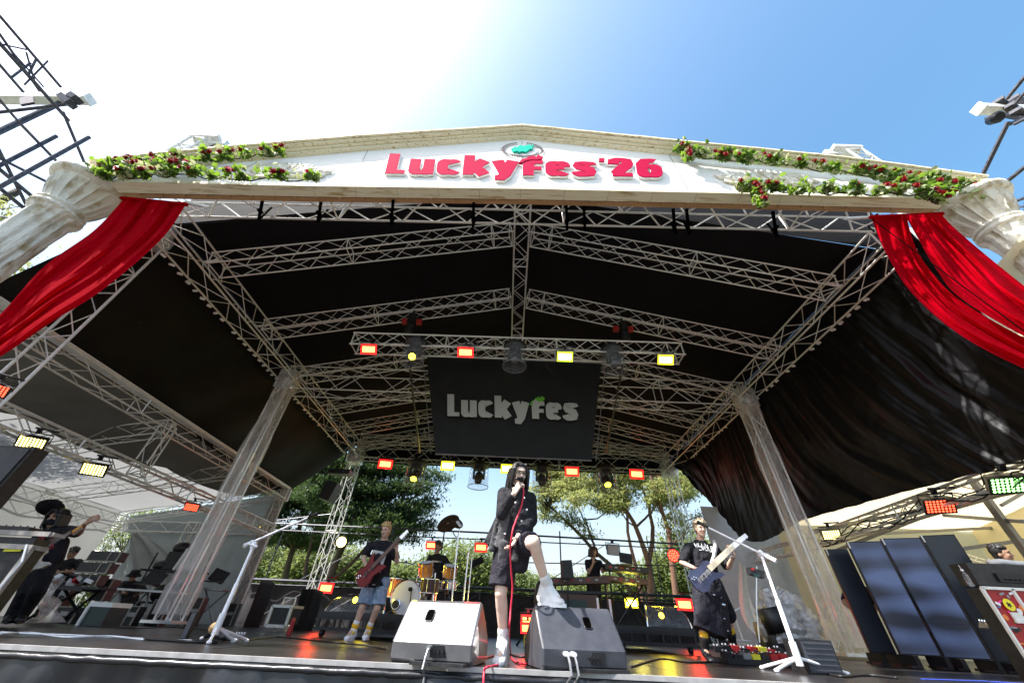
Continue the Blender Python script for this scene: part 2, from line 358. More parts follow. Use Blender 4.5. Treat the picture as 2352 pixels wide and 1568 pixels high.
b=MB(); truss(b,(-W,Y2,H),(W,Y2,H),.5,.6,.7,.02,.012); truss(b,(-W+.4,Y2-.9,H+.25),(W-.4,Y2-.9,H+.25),.3,.3,.4,.016,.008)
b.build('rear_truss','alu',rf)
for s in (-1,1):
    b=MB()
    def cn(u,v,s=s):
        x=lerp(0,s*(W+.25),u); y=lerp(Y0+.22,Y2+.5,v); z=lerp(RZ+.42,H+.40,u)+.05*ns(x*.5,y*.7,s)*(1-u)-.05*math.sin(v*math.pi*6)**2*math.sin(u*math.pi)
        return (x,y,z)
    b.grid(cn,30,60); o_=b.build('roof_canopy','black_cloth_roof',rf,True)
    for v_ in (.1,.29,.47,.65,.83): MB().tube([V(cn(i/14,v_))+V((0,0,-.012)) for i in range(15)],.011,5).build('seam','black_metal',o_)
def leg(x,y,top,base,w,wrap=None,bx=0):
    b=MB(); truss(b,(x+bx,y,base),(x,y,top),w,w,.5,.023,.011,up=V((0,1,0))); b.box((x+bx,y,base+.03),w+.3,w+.3,.05)
    o=b.build('leg','alu_bright' if wrap else 'alu',rf)
    if wrap:
        b=MB()
        def wr(u,v):
            a=u*2*math.pi; z=lerp(top-.1,base+.15,v); rr=w*.72+.06*ns(math.cos(a)*2,math.sin(a)*2,z*.7)+.03*ns(a*2,z*1.2)+.02*ns(a*5,z*.6)-.05*math.exp(-((z-wrap)/.35)**2)+(.05 if v>.9 else 0)
            c=abs(math.cos(a))**1.2; r=rr*(1+.12*math.cos(4*(a-.785)) )
            return (x+bx*(top-z)/(top-base)+r*math.cos(a),y+r*math.sin(a),z)
        b.grid(wr,36,70); b.build('plastic_wrap','clear_wrap',o,True)
    b=MB() # sleeve block wrapped in crumpled film
    b.box((x,y,top+.1),w+.12,w+.12,.62); 
    for i in range(8): b.tube([(x-w*.62,y-w*.7+i*w*.2,top-.2),(x-w*.62,y-w*.7+i*w*.2,top+.38)],.02,5)
    b.build('sleeve_block','alu_bright',o)
    b=MB()
    def bl(u,v):
        a=u*2*math.pi; t=v*math.pi; r=w*.86*(1+.22*ns(math.cos(a)*3*math.sin(t),math.sin(a)*3*math.sin(t),v*7+x))
        return (x+r*math.sin(t)**.6*math.cos(a),y+r*math.sin(t)**.6*math.sin(a),top+.05+w*.85*math.cos(t))
    b.grid(bl,28,20); b.build('wrap_film','clear_bag',o,True)
leg(-W,Y1,H-.35,.05,.34,4.9,A(382,1431,Y1).x+W); leg(W,Y1,H-.35,.05,.34,4.9,A(1955,1503,Y1).x-W)
leg(-W+.05,Y2,H-.3,.02,.40); leg(W-.05,Y2,H-.3,.02,.40)
b=MB(); b.add([(-W-.25,Y2+.45,H+.42),(W+.25,Y2+.45,H+.42),(W+.25,Y2+.45,H-.32),(-W-.25,Y2+.45,H-.32),(0,Y2+.45,RZ+.45)],[(3,2,1,0),(0,1,4)]); b.build('gable_cloth','black_cloth_roof',rf)
b=MB(); b.add([(-W-.5,Y0+.24,H+.30),(0,Y0+.24,RZ+.40),(W+1.0,Y0+.24,H+.30),(W+1.0,Y0+.24,8.15),(0,Y0+.24,8.6),(-W-.5,Y0+.24,7.95)],[(0,1,4,5),(1,2,3,4)]); b.build('gable_cloth','black_cloth_roof',rf)
# straps binding the pediment to the front truss
for i,x in enumerate([300,590,730,900,1088,1300,1340,1540,1570,1760,1985]):
    b=MB(); p=A(x,466,3.66); q=A(x+(1176-x)*-.012,519,4.2); q.z=p.z=6.42+.02*(x/1176)**3; b.bar(p+V((0,0,.0)),q,.055,.014); b.bar(q,q+V((.02,.02,.5)),.045,.012,up=V((0,1,0))); b.box(p.lerp(q,.6)+V((0,0,-.02)),.08,.1,.03)
    b.build('strap','void',rf)
# small white tower tops standing above the roof
for i,(px,py,s) in enumerate([(470,335,-1),(1945,360,1)]):
    tp=A(px,py,5.2); bs=A(px+s*95*-1 if s<0 else px+135,py+40 if s<0 else 400,5.2)
    t=thing('truss_tower',(bs.x,bs.y,bs.z),['white truss tower head rising above the roof behind the left rose garland','white truss tower head rising above the roof behind the right rose garland'][i],'truss tower','white tower heads above the roof')
    b=MB(); lo=tp+V((s*.9,0.2,-3.4)); truss(b,lo,tp,.52,.52,.5,.035,.018,up=V((0,1,0))); b.build('mast','white_steel',t)
    b=MB(); b.box(tp+V((-s*.1,0,.12)),.9,.6,.12); b.box(tp+V((-s*.5,0,.0)),.5,.3,.25); b.box(tp+V((-s*.75,.1,-.2)),.3,.3,.2); b.build('head_block','white_steel',t)
    b=MB(); b.tube([tp+V((-s*.55,-.1,0)),tp+V((-s*.4,-.1,-.3)),tp+V((0,-.1,-.55))],.03,6); b.build('chain','black_metal',t)
# ================= side drapes =================
def drape(name,tl,tr,bl,br,nu,nv,m,label,fold,fs,seed,sc=None):
    b=MB(); tl,tr,bl,br=map(V,(tl,tr,bl,br)); n=((tr-tl).cross(bl-tl)).normalized()
    def fn(u,v):
        p=tl.lerp(tr,u).lerp(bl.lerp(br,u),v)
        k=fold*(math.sin(u*fs+3*ns(u*3,v*.8,seed))*(.25+.75*v)*.6+1.3*ns(u*fs*.12,v*2,seed)+.5*ns(u*fs*.4,v*3,seed+5))
        e=min(1,min(v,1-v)*8+.1)
        q=p+n*k*e
        if sc: q.z+=sc(u)*(1-v)*(1 if v<.02 else 0)+ (sc(u)*-1 if v>.98 else 0)
        return q
    b.grid(fn,nu,nv); return tag(b.build(name,m,None,True),label,'drape')
drape('black_drape',(-W-.27,Y0-.15,H+.42),(-W-.27,Y2+.4,H+.42),(-8.45,Y0-.2,3.98),(-8.42,13.95,3.78),110,30,'black_drape','matte black fabric sheet sloping from the left roof edge to the side tent',.1,30,3)
b=MB()
bot=[AX(2500,990,7.7),AX(2352,1052,7.65),AX(2200,1098,7.6),AX(1990,1152,7.55),AX(1850,1195,7.5),AX(1745,1243,7.45),AX(1690,1225,7.4),AX(1640,1165,7.3),AX(1590,1115,7.15),AX(1560,1085,7.1)]
def rd(u,v):
    t=V((W+.27,lerp(Y0-.4,Y2+.4,u),H+.42)); q=cat(bot,u); p=t.lerp(q,v)
    w_=u+.10*v+.09*v*ns(u*3,v,6); m_=max(0,.35+ns(u*9,v*2,21)); k=.045*math.sin(w_*110+7*ns(u*5,v*1.5,9))*(.1+.9*v)*m_+.17*ns(u*6,v*1.6,4)+.06*ns(w_*42,v*2.2,2)+.032*ns(w_*110,v*4,8)+.012*ns(u*80-v*20,v*9,3)
    return p+V((k*min(1,v*5+.05),.1*ns(u*20,v*5,1)*v,.05*ns(u*30,0,5)*v))
b.grid(rd,520,60); tag(b.build('black_drape','black_vinyl',None,True),'glossy wrinkled black plastic sheet hanging from the right roof edge','drape')
# ================= pediment with lettering =================
PT=.08; PO=A(1195,443,3.45); PN=V((0,-math.sqrt(1-PT*PT),PT)); PU=V((0,PT,math.sqrt(1-PT*PT))); PX=V((1,0,0))
def PL(x,y,off=0):
    d=ray(x,y); o=PO+PN*off; k=(o-CP).dot(PN)/d.dot(PN); return CP+d*k
def pc(p): return ((p-PO).dot(PX),(p-PO).dot(PU))
pd=thing('pediment',PO,'cream temple pediment sign over the stage front, with red festival lettering','pediment')
outl=[(250,418),(720,428),(1195,434),(1700,445),(2165,457),(2235,433),(1925,392),(1505,348),(1200,316),(846,340),(560,365),(232,402)]
b=MB(); b.prism([pc(PL(*q)) for q in outl],PO,PX,PU,-PN*.12); b.build('face_panel','panel_white',pd)
for x0,y0,x1,y1 in ((845,345,802,427),(1199,325,1199,432),(1535,352,1582,440),(590,372,500,420),(1905,400,1990,449)):
    p,q=PL(x0,y0,.003),PL(x1,y1,.003); MB().bar(p,q,.012,.004,up=PN).build('panel_joint','grey_metal',pd)
top=[(232,396),(560,361),(846,336),(1200,311),(1505,343),(1925,387),(2238,430)]
b=MB(); off=(.24,.19,.12,.07); 
for k in range(4):
    for i in range(6):
        p,q=PL(*top[i]),PL(*top[i+1]); sub=6
        for j in range(sub):
            a,c=p.lerp(q,j/sub),p.lerp(q,(j+1)/sub); o=PU*(-.045-.068*k)+PN*(off[k]/2); wv=.012*random.random()
            b.bar(a+o,c+o,off[k]+.02+wv,.058,up=PU,mi=0)
b.build('cornice','trim_beige',pd)
bot=[(250,418),(720,428),(1195,434),(1700,445),(2172,457)]
b=MB()
for i in range(4):
    p,q=PL(*bot[i]),PL(*bot[i+1])
    for j in range(5):
        a,c=p.lerp(q,(j+.004)/5),p.lerp(q,(j+.996)/5); b.bar(a+PN*-.075+PU*.0,c+PN*-.075+PU*.0,.20,.09,up=PU)
b.build('bottom_beam','trim_beige',pd)
b=MB()
for i in range(4):
    p,q=PL(*bot[i])+V((0,.25,.0)),PL(*bot[i+1])+V((0,.25,.0)); b.bar(p,q,.09,.05)
    for j in range(9): c=p.lerp(q,j/9); b.box(c+V((0,-.05,-.035)),.05,.05,.04)
b.build('timber_batten','timber',pd)
# heavy condensed letters from brush strokes
def arc(cx,cy,rx,ry,a0,a1,n=14,e=2.6):
    o=[]
    for i in range(n+1):
        t=R(lerp(a0,a1,i/n)); c,s=math.cos(t),math.sin(t); o.append((cx+rx*math.copysign(abs(c)**(2/e),c),cy+ry*math.copysign(abs(s)**(2/e),s)))
    return o
VW,HW=.14,.085 # half widths of vertical / horizontal strokes in letter units (height of capitals 1)
GL={
'L':(.52,[[(.15,0),(.15,1)],[(.05,.09),(.5,.09)]]),
'u':(.66,[[(.15,.74)]+arc(.33,.27,.18,.19,180,360,10)+[(.51,.30)],[(.51,0),(.51,.74)]]),
'c':(.62,[arc(.32,.37,.17,.28,35,325,22)]),
'k':(.70,[[(.15,0),(.15,1)],[(.25,.32),(.55,.74)],[(.3,.40),(.56,0)]]),
'y':(.66,[[(.13,.74),(.33,.12)],[(.53,.74),(.33,.02),(.24,-.13),(.08,-.14)]]),
'F':(.60,[[(.22,0),(.22,.50),(.27,.68),(.36,.78)],[(.22,.36),(.56,.36)],[(.25,.68),(.60,.70)]]),
'e':(.66,[arc(.33,.37,.18,.28,10,320,24),[(.2,.39),(.50,.39)]]),
's':(.60,[[(.49,.56),(.46,.63),(.38,.66),(.28,.66),(.18,.62),(.15,.54),(.19,.46),(.30,.41),(.42,.34),(.47,.24),(.43,.13),(.32,.08),(.21,.09),(.14,.16),(.12,.22)]]),
"'":(.24,[[(.14,.98),(.12,.78)]]),
'2':(.66,[[(.13,.66),(.15,.84),(.25,.91),(.36,.91),(.48,.86),(.51,.72),(.46,.58),(.32,.38),(.18,.14)],[(.08,.09),(.6,.09)]]),
'6':(.68,[arc(.34,.32,.19,.24,0,360,26),[(.50,.86),(.38,.92),(.26,.86),(.16,.68),(.15,.4)]]),
}
FLAME=[(.02,.62),(.10,.80),(.24,.90),(.30,1.0),(.38,.94),(.36,1.06),(.50,.98),(.52,1.10),(.66,.98),(.62,.86),(.50,.80),(.34,.80),(.20,.74),(.10,.62)]
def stroke(b,pts,xf,z0,t,vw,hw,mi):
    n=len(pts); L=[];Rr=[]
    for i,p in enumerate(pts):
        a=pts[max(i-1,0)]; c=pts[min(i+1,n-1)]; dx,dy=c[0]-a[0],c[1]-a[1]; l=math.hypot(dx,dy) or 1; dx/=l;dy/=l
        wd=vw*abs(dy)+hw*abs(dx); L.append((p[0]-dy*wd,p[1]+dx*wd)); Rr.append((p[0]+dy*wd,p[1]-dx*wd))
    for i in range(n-1):
        q=[xf(*s) for s in (L[i],Rr[i],Rr[i+1],L[i+1])]; nn=t
        b.add([p+nn*z0[0] for p in q]+[p+nn*z0[1] for p in q],[(3,2,1,0),(4,5,6,7),(0,1,5,4),(1,2,6,5),(2,3,7,6),(3,0,4,7)],mi)
def word(txt,xf,nrm,t0,t1,face,mats,name,parent,slant=0,gap=.05,flame=None,side=True,bold=1):
    tot=sum(GL[c][0]+gap for c in txt)-gap; x=0; fb=MB(); sb=MB(); fl=None; k=0
    for c in txt:
        wd,ss=GL[c]; bl=bold*(.5 if c=="'" else 1)
        for s in ss:
            k+=1; e=.0007*k
            g=lambda a,d,x=x:xf((x+a+slant*d)/tot,d)
            if side: stroke(sb,s,g,(t0,t1+e*.5),nrm,(VW+.012)*bl,(HW+.012)*bl,0)
            stroke(fb,s,g,(t1 if side else t0,t1+.008+e),nrm,VW*bl,HW*bl,0)
        if c=='F': fl=x
        x+=wd+gap
    fb.build(name,face,parent)
    if side: sb.build('letter_return',mats,parent)
    return fl,tot
pl=[pc(PL(*q)) for q in ((884,405),(1522,414),(893,359),(1512,373))]
def xf(u,v):
    a=V((*pl[0],0)).lerp(V((*pl[1],0)),u); c=V((*pl[2],0)).lerp(V((*pl[3],0)),u); q=a.lerp(c,v); return PO+PX*q.x+PU*q.y
fl,tot=word("LuckyFes'26",xf,PN,.012,.048,'crimson','letter_side','lettering',pd,slant=.03)
b=MB(); b.add([],[]); pts=[xf((fl+x-.03)/tot,y*.98) for x,y in FLAME]; m=len(pts)
b.add([p+PN*.075 for p in pts]+[p+PN*.03 for p in pts],[tuple(range(m)),tuple(reversed(range(m,2*m)))]+[(i,m+i,m+(i+1)%m,(i+1)%m) for i in range(m)])
b.build('flame_mark','crimson',pd)
# round emblem: laurel ring and teal flame
ec=PL(1200,347); rx=(PL(1240,348)-ec).length; ry=(PL(1200,333)-ec).length
b=MB(); b.add([ec+PN*.02+PX*rx*.86*math.cos(t)+PU*ry*.86*math.sin(t) for t in [k*math.pi/16 for k in range(32)]],[tuple(range(32))]); em=b.build('emblem','letter_side',pd)
b=MB()
for k in range(52):
    t=R(k*360/52+3); 
    if abs(t-math.pi/2)<.25: continue
    p=ec+PN*.03+PX*rx*math.cos(t)+PU*ry*math.sin(t); d=(PX*rx*math.cos(t+.5)+PU*ry*math.sin(t+.5)).normalized()*.11; q=p+d; sx=PN.cross(d).normalized()*.025
    b.add([p,p.lerp(q,.5)+sx,q,p.lerp(q,.5)-sx],[(0,1,2,3)])
b.build('laurel_ring','key_brown',em)
fp=[(-.95,-.15),(-.6,.2),(-.5,.05),(-.2,.45),(.05,.3),(.35,.45),(.6,.6),(.7,.35),(.98,.62),(.8,.15),(.85,-.05),(.6,-.1),(.3,-.5),(0,-.4),(-.35,-.6),(-.3,-.4),(-.75,-.5)]
b=MB(); b.prism([(x*rx*.68,y*ry*1.15) for x,y in fp],ec+PN*.06,PX,PU,-PN*.035); b.build('emblem_flame','teal',em)
# scrollwork reliefs
def relief(cx,cy,w,hh,fl):
    b=MB(); c=PL(cx,cy); sx=(PL(cx+w/2,cy)-c).length; sy=(PL(cx,cy-hh/2)-c).length
    P=lambda u,v:c+PX*u*sx*fl+PU*v*sy+PN*.03
    for (ox,oy,r0,tn,dr) in ((-.42,.0,.42,2.6,1),(.12,.1,.34,2.4,-1),(.62,-.05,.22,2,1)):
        for k2 in range(2):
            pts=[P(ox+r0*(1-i/34*.86)*math.cos(i*tn*.19*dr+k2*2.6),oy+1.35*r0*(1-i/34*.86)*math.sin(i*tn*.19*dr+k2*2.6)) for i in range(30)]
            b.tube(pts,[.045*(1-i/40) for i in range(30)],6)
    for k in range(16):
        u=-.95+k*.125; b.tube([P(u,-.35-.2*math.cos(u*3)),P(u+.08,-.1),P(u+.2,.5+.35*math.cos(u*2.2+.5))],[.02,.04,.012],6)
    b.tube([P(-1,-.5),P(-.5,-.62),P(.2,-.5),P(.8,-.62),P(1,-.3)],.035,6)
    b.build('scroll_relief','plaster',pd,True)
relief(664,396,185,40,1); relief(1768,415,215,42,-1)
# ================= plaster columns =================
def column(cx,cy,top,label):
    t=thing('plaster_column',(cx,cy,GZ),label,'column','plaster columns flanking the stage'); z0=top-.92
    b=MB(); prof=[]
    def sh(u,v):
        a=u*2*math.pi; z=lerp(GZ,z0,v); fl=max(0,math.cos(10*a))**.6
        r=.285-.02*v-.03*fl+.012*ns(a*3,z*2,cx)+.05*max(0,ns(a*4,z*1.8,7)-.1)-.04*max(0,ns(a*7,z*3.1,3)-.22)+ (.0 if v<.985 else .04)
        return (cx+r*math.cos(a),cy+r*math.sin(a),z)
    b.grid(sh,120,140); b.build('shaft','plaster',t,True)
    b=MB(); b.lathe((cx,cy,z0-.06),(0,0,1),[(.27,0),(.34,.02),(.345,.08),(.30,.10),(.295,.12),(.33,.14),(.33,.18),(.28,.2)],40); b.build('neck_ring','plaster',t,True)
    b=MB()
    def cp_(u,v):
        a=u*2*math.pi; e=max(0,1-abs(math.sin(9*a))*2.2)
        r=lerp(.28,.46,v**1.5)+ .07*e*math.sin(min(1,v*1.05)*math.pi)**.7*.9-.01
        return (cx+r*math.cos(a),cy+r*math.sin(a),z0+.14+.56*v)
    b.grid(cp_,216,14); 
    b.lathe((cx,cy,z0+.68),(0,0,1),[(.44,0),(.51,.03),(.54,.08),(.54,.14),(.50,.17),(.48,.22),(.48,.24)],48); b.build('capital','plaster',t,True)
column(-8.02,3.6,6.42,'cream plaster column with fluted capital holding up the left end of the pediment')
column(8.45,3.6,6.92,'cream plaster column with fluted capital holding up the right end of the pediment')
# silver legs behind the columns
leg(-7.75,4.55,6.35,GZ+.02,.5); leg(8.0,4.55,6.6,GZ+.02,.5)
# ================= red curtains =================
def curtain(name,parent,L,Rr,Yf,nf,amp,nu=60,nv=90,seed=0):
    b=MB()
    def fn(u,v):
        a=cat([V((*q,0)) for q in L],v); c=cat([V((*q,0)) for q in Rr],v); q=a.lerp(c,u)
        y=Yf+amp*(math.sin((u*nf+1.8*ns(u*2,v*1.2,seed))*2*math.pi)*(1-.55*min(1,v*1.5))+1.4*ns(u*5,v*2.5,seed)+.7*ns(u*14,v*5,seed+2))*min(1,4*min(u,1-u)+.15)
        return A(q.x,q.y,y)
    b.grid(fn,nu,nv); return b.build(name,'red_cloth',parent,True)
c1=thing('red_curtain',A(200,600,3.55),'red curtain swagged from the left pediment end, lit through by sun','curtain')
curtain('cloth_panel',c1,[(285,456),(215,530),(100,613),(0,722),(-120,830)],[(427,470),(368,552),(236,665),(118,740),(0,819),(-120,880)],3.62,3.2,.055,seed=1)
b=MB(); b.bar(A(278,455,3.6),A(430,470,3.6),.05,.05); b.bar(A(425,464,3.66),A(480,476,3.7),.04,.05,mi=1); b.build('hanging_bar',['red_cloth','white_plastic'],c1)
c2=thing('red_curtain',A(2200,650,3.55),'red curtain swagged from the right pediment end, split by a narrow gap','curtain')
curtain('cloth_panel',c2,[(2001,500),(2034,579),(2093,671),(2198,764),(2352,846),(2500,900)],[(2082,494),(2100,560),(2135,618),(2206,690),(2352,775),(2500,840)],3.62,2.2,.05,seed=3)
curtain('cloth_panel',c2,[(2078,494),(2110,550),(2150,618),(2206,684),(2352,772),(2500,835)],[(2162,492),(2194,525),(2270,590),(2352,656),(2430,715),(2500,770)],3.5,2.2,.05,seed=5)
b=MB(); b.bar(A(1998,499,3.6),A(2166,491,3.6),.05,.05); b.bar(A(1942,502,3.7),A(2005,499,3.68),.04,.05,mi=1); b.build('hanging_bar',['red_cloth','white_plastic'],c2)
b=MB(); b.tube([A(2003,503,3.4),A(2120,590,3.3),A(2352,760,3.2),A(2450,830,3.2)],.007,5); b.build('tie_rope','void',c2)
# ================= rose garlands =================
def garland(name,paths,label,nrose,dens,seed,th=.16):
    rnd=random.Random(seed); c=PL(*paths[0][0][0]); t=thing(name,c,label,'garland','rose garlands on the pediment'); f=MB(); s=MB()
    spots=[]
    for pts,wdt in paths:
        P3=[PL(*q,.14) for q in pts]; Ln=sum((P3[i+1]-P3[i]).length for i in range(len(P3)-1)); 
        s.tube([cat(P3,i/40)+V((0,-.03*math.sin(i),.03*math.cos(i*1.7))) for i in range(41)],.012,5,1)
        for i in range(int(Ln*dens*.55)):
            u=rnd.random(); uu=u; u=min(1,max(0,u+.03*math.sin(u*60+seed))); c=cat(P3,u)+PU*(rnd.gauss(0,wdt*.42)+.05*math.sin(u*23+seed))+PX*rnd.gauss(0,.05)+PN*abs(rnd.gauss(0,.09))
            sz=rnd.uniform(.035,.08); q=Euler((rnd.uniform(-1.2,1.2),rnd.uniform(-1.2,1.2),rnd.uniform(0,6.3))).to_matrix()
            k=5; vs=[c+q@V((0,0,.012))]; 
            for j in range(10):
                a=j*math.pi/5; r=sz*(1 if j%2==0 else .62); vs.append(c+q@V((r*math.cos(a),r*math.sin(a),-.15*r)))
            f.add(vs,[(0,1+j,1+(j+1)%10) for j in range(10)],2 if rnd.random()<.22 else 0)
        spots.append((P3,wdt))
    f.build('leaves',['leaf','bark_dark','leaf_pale'],t,True); s.build('stem',['leaf','bark_dark'],t)
    for i in range(nrose):
        P3,wdt=spots[rnd.randrange(len(spots))]; c=cat(P3,rnd.random())+PU*rnd.gauss(0,wdt*.4)+PN*.13; r=rnd.uniform(.04,.07); b=MB()
        for k,(rr,hh) in enumerate(((1,.0),(.8,.35),(.55,.55),(.3,.7))):
            n=5; 
            for j in range(n):
                a=2*math.pi*(j+.5*k)/n+rnd.random()*.3; e=PX*math.cos(a)+PU*math.sin(a); g=PX*-math.sin(a)+PU*math.cos(a)
                o=c+PN*r*hh; b.add([o+e*r*rr*.15-g*r*rr*.5,o+e*r*rr*.95-g*r*rr*.45+PN*r*.25,o+e*r*rr*1.1+PN*r*.45,o+e*r*rr*.95+g*r*rr*.45+PN*r*.25,o+e*r*rr*.15+g*r*rr*.5],[(0,1,2,3,4)])
        b.ell(c+PN*r*.3,r*.6,r*.6,r*.6,n=7,m=5); b.build('rose','rose_pink' if (seed in(2,) and rnd.random()<.35) else 'rose_red',t,True)
garland('rose_garland',[([(230,400),(330,376),(450,370),(560,362),(655,354)],.08)],'ivy and red roses along the top edge of the left pediment half',24,200,1)
garland('rose_garland',[([(225,404),(300,408),(420,402),(560,412),(740,412)],.06),([(240,399),(320,392),(400,388),(455,392)],.09)],'ivy with red and pink roses along the bottom of the left pediment half',30,180,2)
garland('rose_garland',[([(1555,346),(1640,365),(1720,370),(1820,382),(1930,395),(2040,408),(2150,415)],.12),([(1572,350),(1578,372)],.06)],'ivy and red roses trailing down the top edge of the right pediment half',44,260,3)
garland('rose_garland',[([(1690,432),(1800,440),(1950,444),(2080,446),(2180,455)],.08),([(1990,400),(2060,425),(2150,425),(2220,440)],.28),([(1725,440),(1738,455),(1745,480)],.08),([(2130,455),(2160,468)],.12)],'ivy and red roses along the bottom of the right pediment half, one sprig dangling',44,250,4)
# ================= dark lighting towers at the sides =================
tw=thing('scaffold_tower',(-10,3,GZ),'dark pipe scaffold tower with a white beam end at the left edge','scaffold')
b=MB(); 
for x0,y0,x1,y1,r in ((0,38,140,201,.035),(0,80,92,211,.03),(0,101,158,278,.045),(0,151,54,213,.03),(0,101,60,114,.02),(70,145,24,180,.025),(82,138,66,170,.025),(0,148,56,213,.02),(56,195,110,140,.02),(144,256,204,398,.035),(47,285,160,402,.035),(0,231,47,285,.03),(0,350,66,482,.035),(0,364,144,436,.035),(0,390,78,455,.045),(0,433,62,484,.045),(0,498,30,500,.02),(0,480,84,470,.012),(60,120,80,190,.02),(20,110,100,200,.02)):
    e=(1176-x0)*.0; b.tube([AX(x0-(x1-x0)*(.6 if x0==0 else 0),y0-(y1-y0)*(.6 if x0==0 else 0),-9.9),AX(x1,y1,-9.9)],r*.78,7)
b.build('pipe','pipe_dark',tw)
b=MB(); p,q=A(-120,226,3.55),A(203,229,3.55); b.bar(p,q,.2,.2); b.tube([A(-60,330,3.6),A(170,222,3.6)],.06,8,1); b.tube([A(-60,265,3.4),A(190,236,3.5)],.035,8,1); b.box(q+V((.03,0,0)),.05,.24,.24,mi=2); b.bar(A(62,224,3.45),A(64,240,3.45),.05,.25,mi=1)
for x,y in ((150,228),(172,226),(158,236)): b.box(A(x,y,3.4),.22,.2,.14,Euler((.3,.5,.2)).to_matrix(),mi=1)
b.build('beam',['white_steel','pipe_dark','white_tag'],tw)
b=MB()
for x in (-9.9,-9.2): b.tube([(x,3.4,GZ),(x,3.4,8)],.035,7); b.tube([(x,1.5,GZ),(x,1.5,8)],.035,7)
b.build('standard','pipe_dark',tw)
tw=thing('scaffold_tower',(10,3,GZ),'dark pipe scaffold tower with a white beam end at the upper right edge','scaffold')
b=MB()
for x0,y0,x1,y1,r in ((2316,280,2240,436,.04),(2420,330,2284,440,.04),(2420,430,2306,472,.03),(2400,120,2312,228,.035),(2400,160,2330,240,.03),(2400,250,2330,285,.035),(2420,470,2300,478,.02),(2360,300,2352,560,.02)):
    b.tube([AX(x0,y0,10.2),AX(x1,y1,10.2)],r,7)
b.tube([A(2290,262,3.5),A(2500,300,3.3)],.06,8); b.tube([A(2290,232,3.5),A(2500,215,3.3)],.045,8); b.tube([A(2320,285,3.5),A(2460,230,3.3)],.045,8)
b.build('pipe','pipe_dark',tw)
b=MB(); p,q=A(2248,250,3.5),A(2500,262,3.5); b.bar(p,q,.22,.24); b.box(p,.05,.26,.28,mi=2)
for x,y in ((2300,238),(2325,250),(2340,262),(2335,232)): b.box(A(x,y,3.4),.3,.2,.16,Euler((.3,.4,.5)).to_matrix(),mi=1)
b.build('beam',['white_steel','pipe_dark','white_tag'],tw)
b=MB(); c=A(2285,272,3.5); b.lathe(c,(-.3,-.6,-.7),[(.07,-.12),(.13,-.1),(.15,.08),(.1,.14)],14); b.tube([c,c+V((.1,.1,.3))],.03,5); b.build('lamp_head','black_metal',tw)
# ================= left side tent =================
lt=thing('side_tent',(-11,9,0),'white cloth side tent on dark and silver trusses at the left wing','tent')
XI,XO,ZI,ZO,ZL=-8.25,-13.5,3.75,2.72,2.56
b=MB(); truss(b,(XI,3.9,ZI),(XI,13.75,ZI),.34,.34,.55,.018,.009); b.bar((XI+.05,4,ZI+.2),(XI+.05,13.8,ZI+.2),.3,.03); b.box((XI,13.85,ZI-.03),.42,.05,.42); b.build('inner_truss',['alu'],lt)
for i,Y in enumerate((4.6,8.2,11.2,13.75)):
    b=MB(); truss(b,(XI,Y,ZI-.05),(XO,Y,ZO),.26,.32,.6,.016,.008); b.build('cross_truss','alu',lt)
b=MB(); truss(b,(XO,4,ZO-.1),(XO,13.9,ZO-.1),.3,.34,.6,.016,.008); b.build('outer_truss','alu',lt)
b=MB(); truss(b,(XO,13.9,ZO-.22),(XI,13.9,ZL),.3,.3,.5,.016,.008); b.build('back_truss','alu',lt)
for x,Y,m_ in ((XI,8.2,1),(XI,13.85,1),(XO,13.9,0),(XI,3.95,1),(XO,9.5,0),(XO,5.2,0),(XO+2.6,13.9,0)):
    b=MB(); truss(b,(x,Y,GZ if x<XI else (ZL if Y==8.2 else .02)),(x,Y,ZI if x==XI else ZO),.3,.3,.5,.016,.008,up=V((0,1,0)),tri=(x==XI)); b.build('post','alu',lt)
def tc_(x0,x1,y0,y1,z0,z1,sag,seed,bays):
    def fn(u,v):
        x,y=lerp(x0,x1,u),lerp(y0,y1,v); return (x,y,lerp(z0,z1,u)-sag*math.sin(u*math.pi)*abs(math.sin(v*math.pi*bays))**.6+.05*ns(x*.6,y*.5,seed))
    return fn
b=MB(); b.grid(tc_(XI,XO,4.0,14,ZI+.28,ZO+.22,.22,2,3),24,40); b.build('roof_cloth','tent_white',lt,True)
b=MB(); b.grid(lambda u,v:(lerp(XI,lerp(-11.2,-9.6,v)+.5*math.sin(v*9)*.3,u),lerp(4.0,14,v),lerp(ZI+.26,lerp(ZI+.28,ZO+.22,(abs(lerp(XI,lerp(-11.2,-9.6,v),u)-XI))/abs(XO-XI))-.05,min(1,u*8))-.22*math.sin(u*math.pi*.5)*abs(math.sin(v*math.pi*3))**.6),20,40); b.build('roof_shade_layer','tent_painted_shade',lt,True)  # added grey layer imitating the shadow over the inner tent roof
def wall(p,q,z0,z1,amp,fr,seed,m,parent,name='wall_cloth',nu=120,top=None):
    b=MB(); p=V((p[0],p[1],0));q=V((q[0],q[1],0)); d=(q-p).normalized(); n=V((-d.y,d.x,0))
    def fn(u,v):
        c=p.lerp(q,u); zt=z1 if top is None else top(u); z=lerp(zt,z0,v)
        k=amp*(math.sin(u*fr+2*ns(u*3,v,seed))*.6+ns(u*fr*.3,v*2,seed))*min(1,.3+v*2)
        return c+n*k+V((0,0,z))
    b.grid(fn,nu,20); return b.build(name,m,parent,True)
wall((XO,3.6,0),(XO,13.7,0),0,ZO+.25,.07,40,3,'tent_white',lt)
wall((XI-.02,14.12,0),(XO+.45,14.12,0),0,ZL-.05,.06,60,4,'tent_white',lt)
wall((XI,13.92,0),(XI-.3,13.75,0),0,ZI-.1,.04,20,14,'tent_white',lt,nu=20)
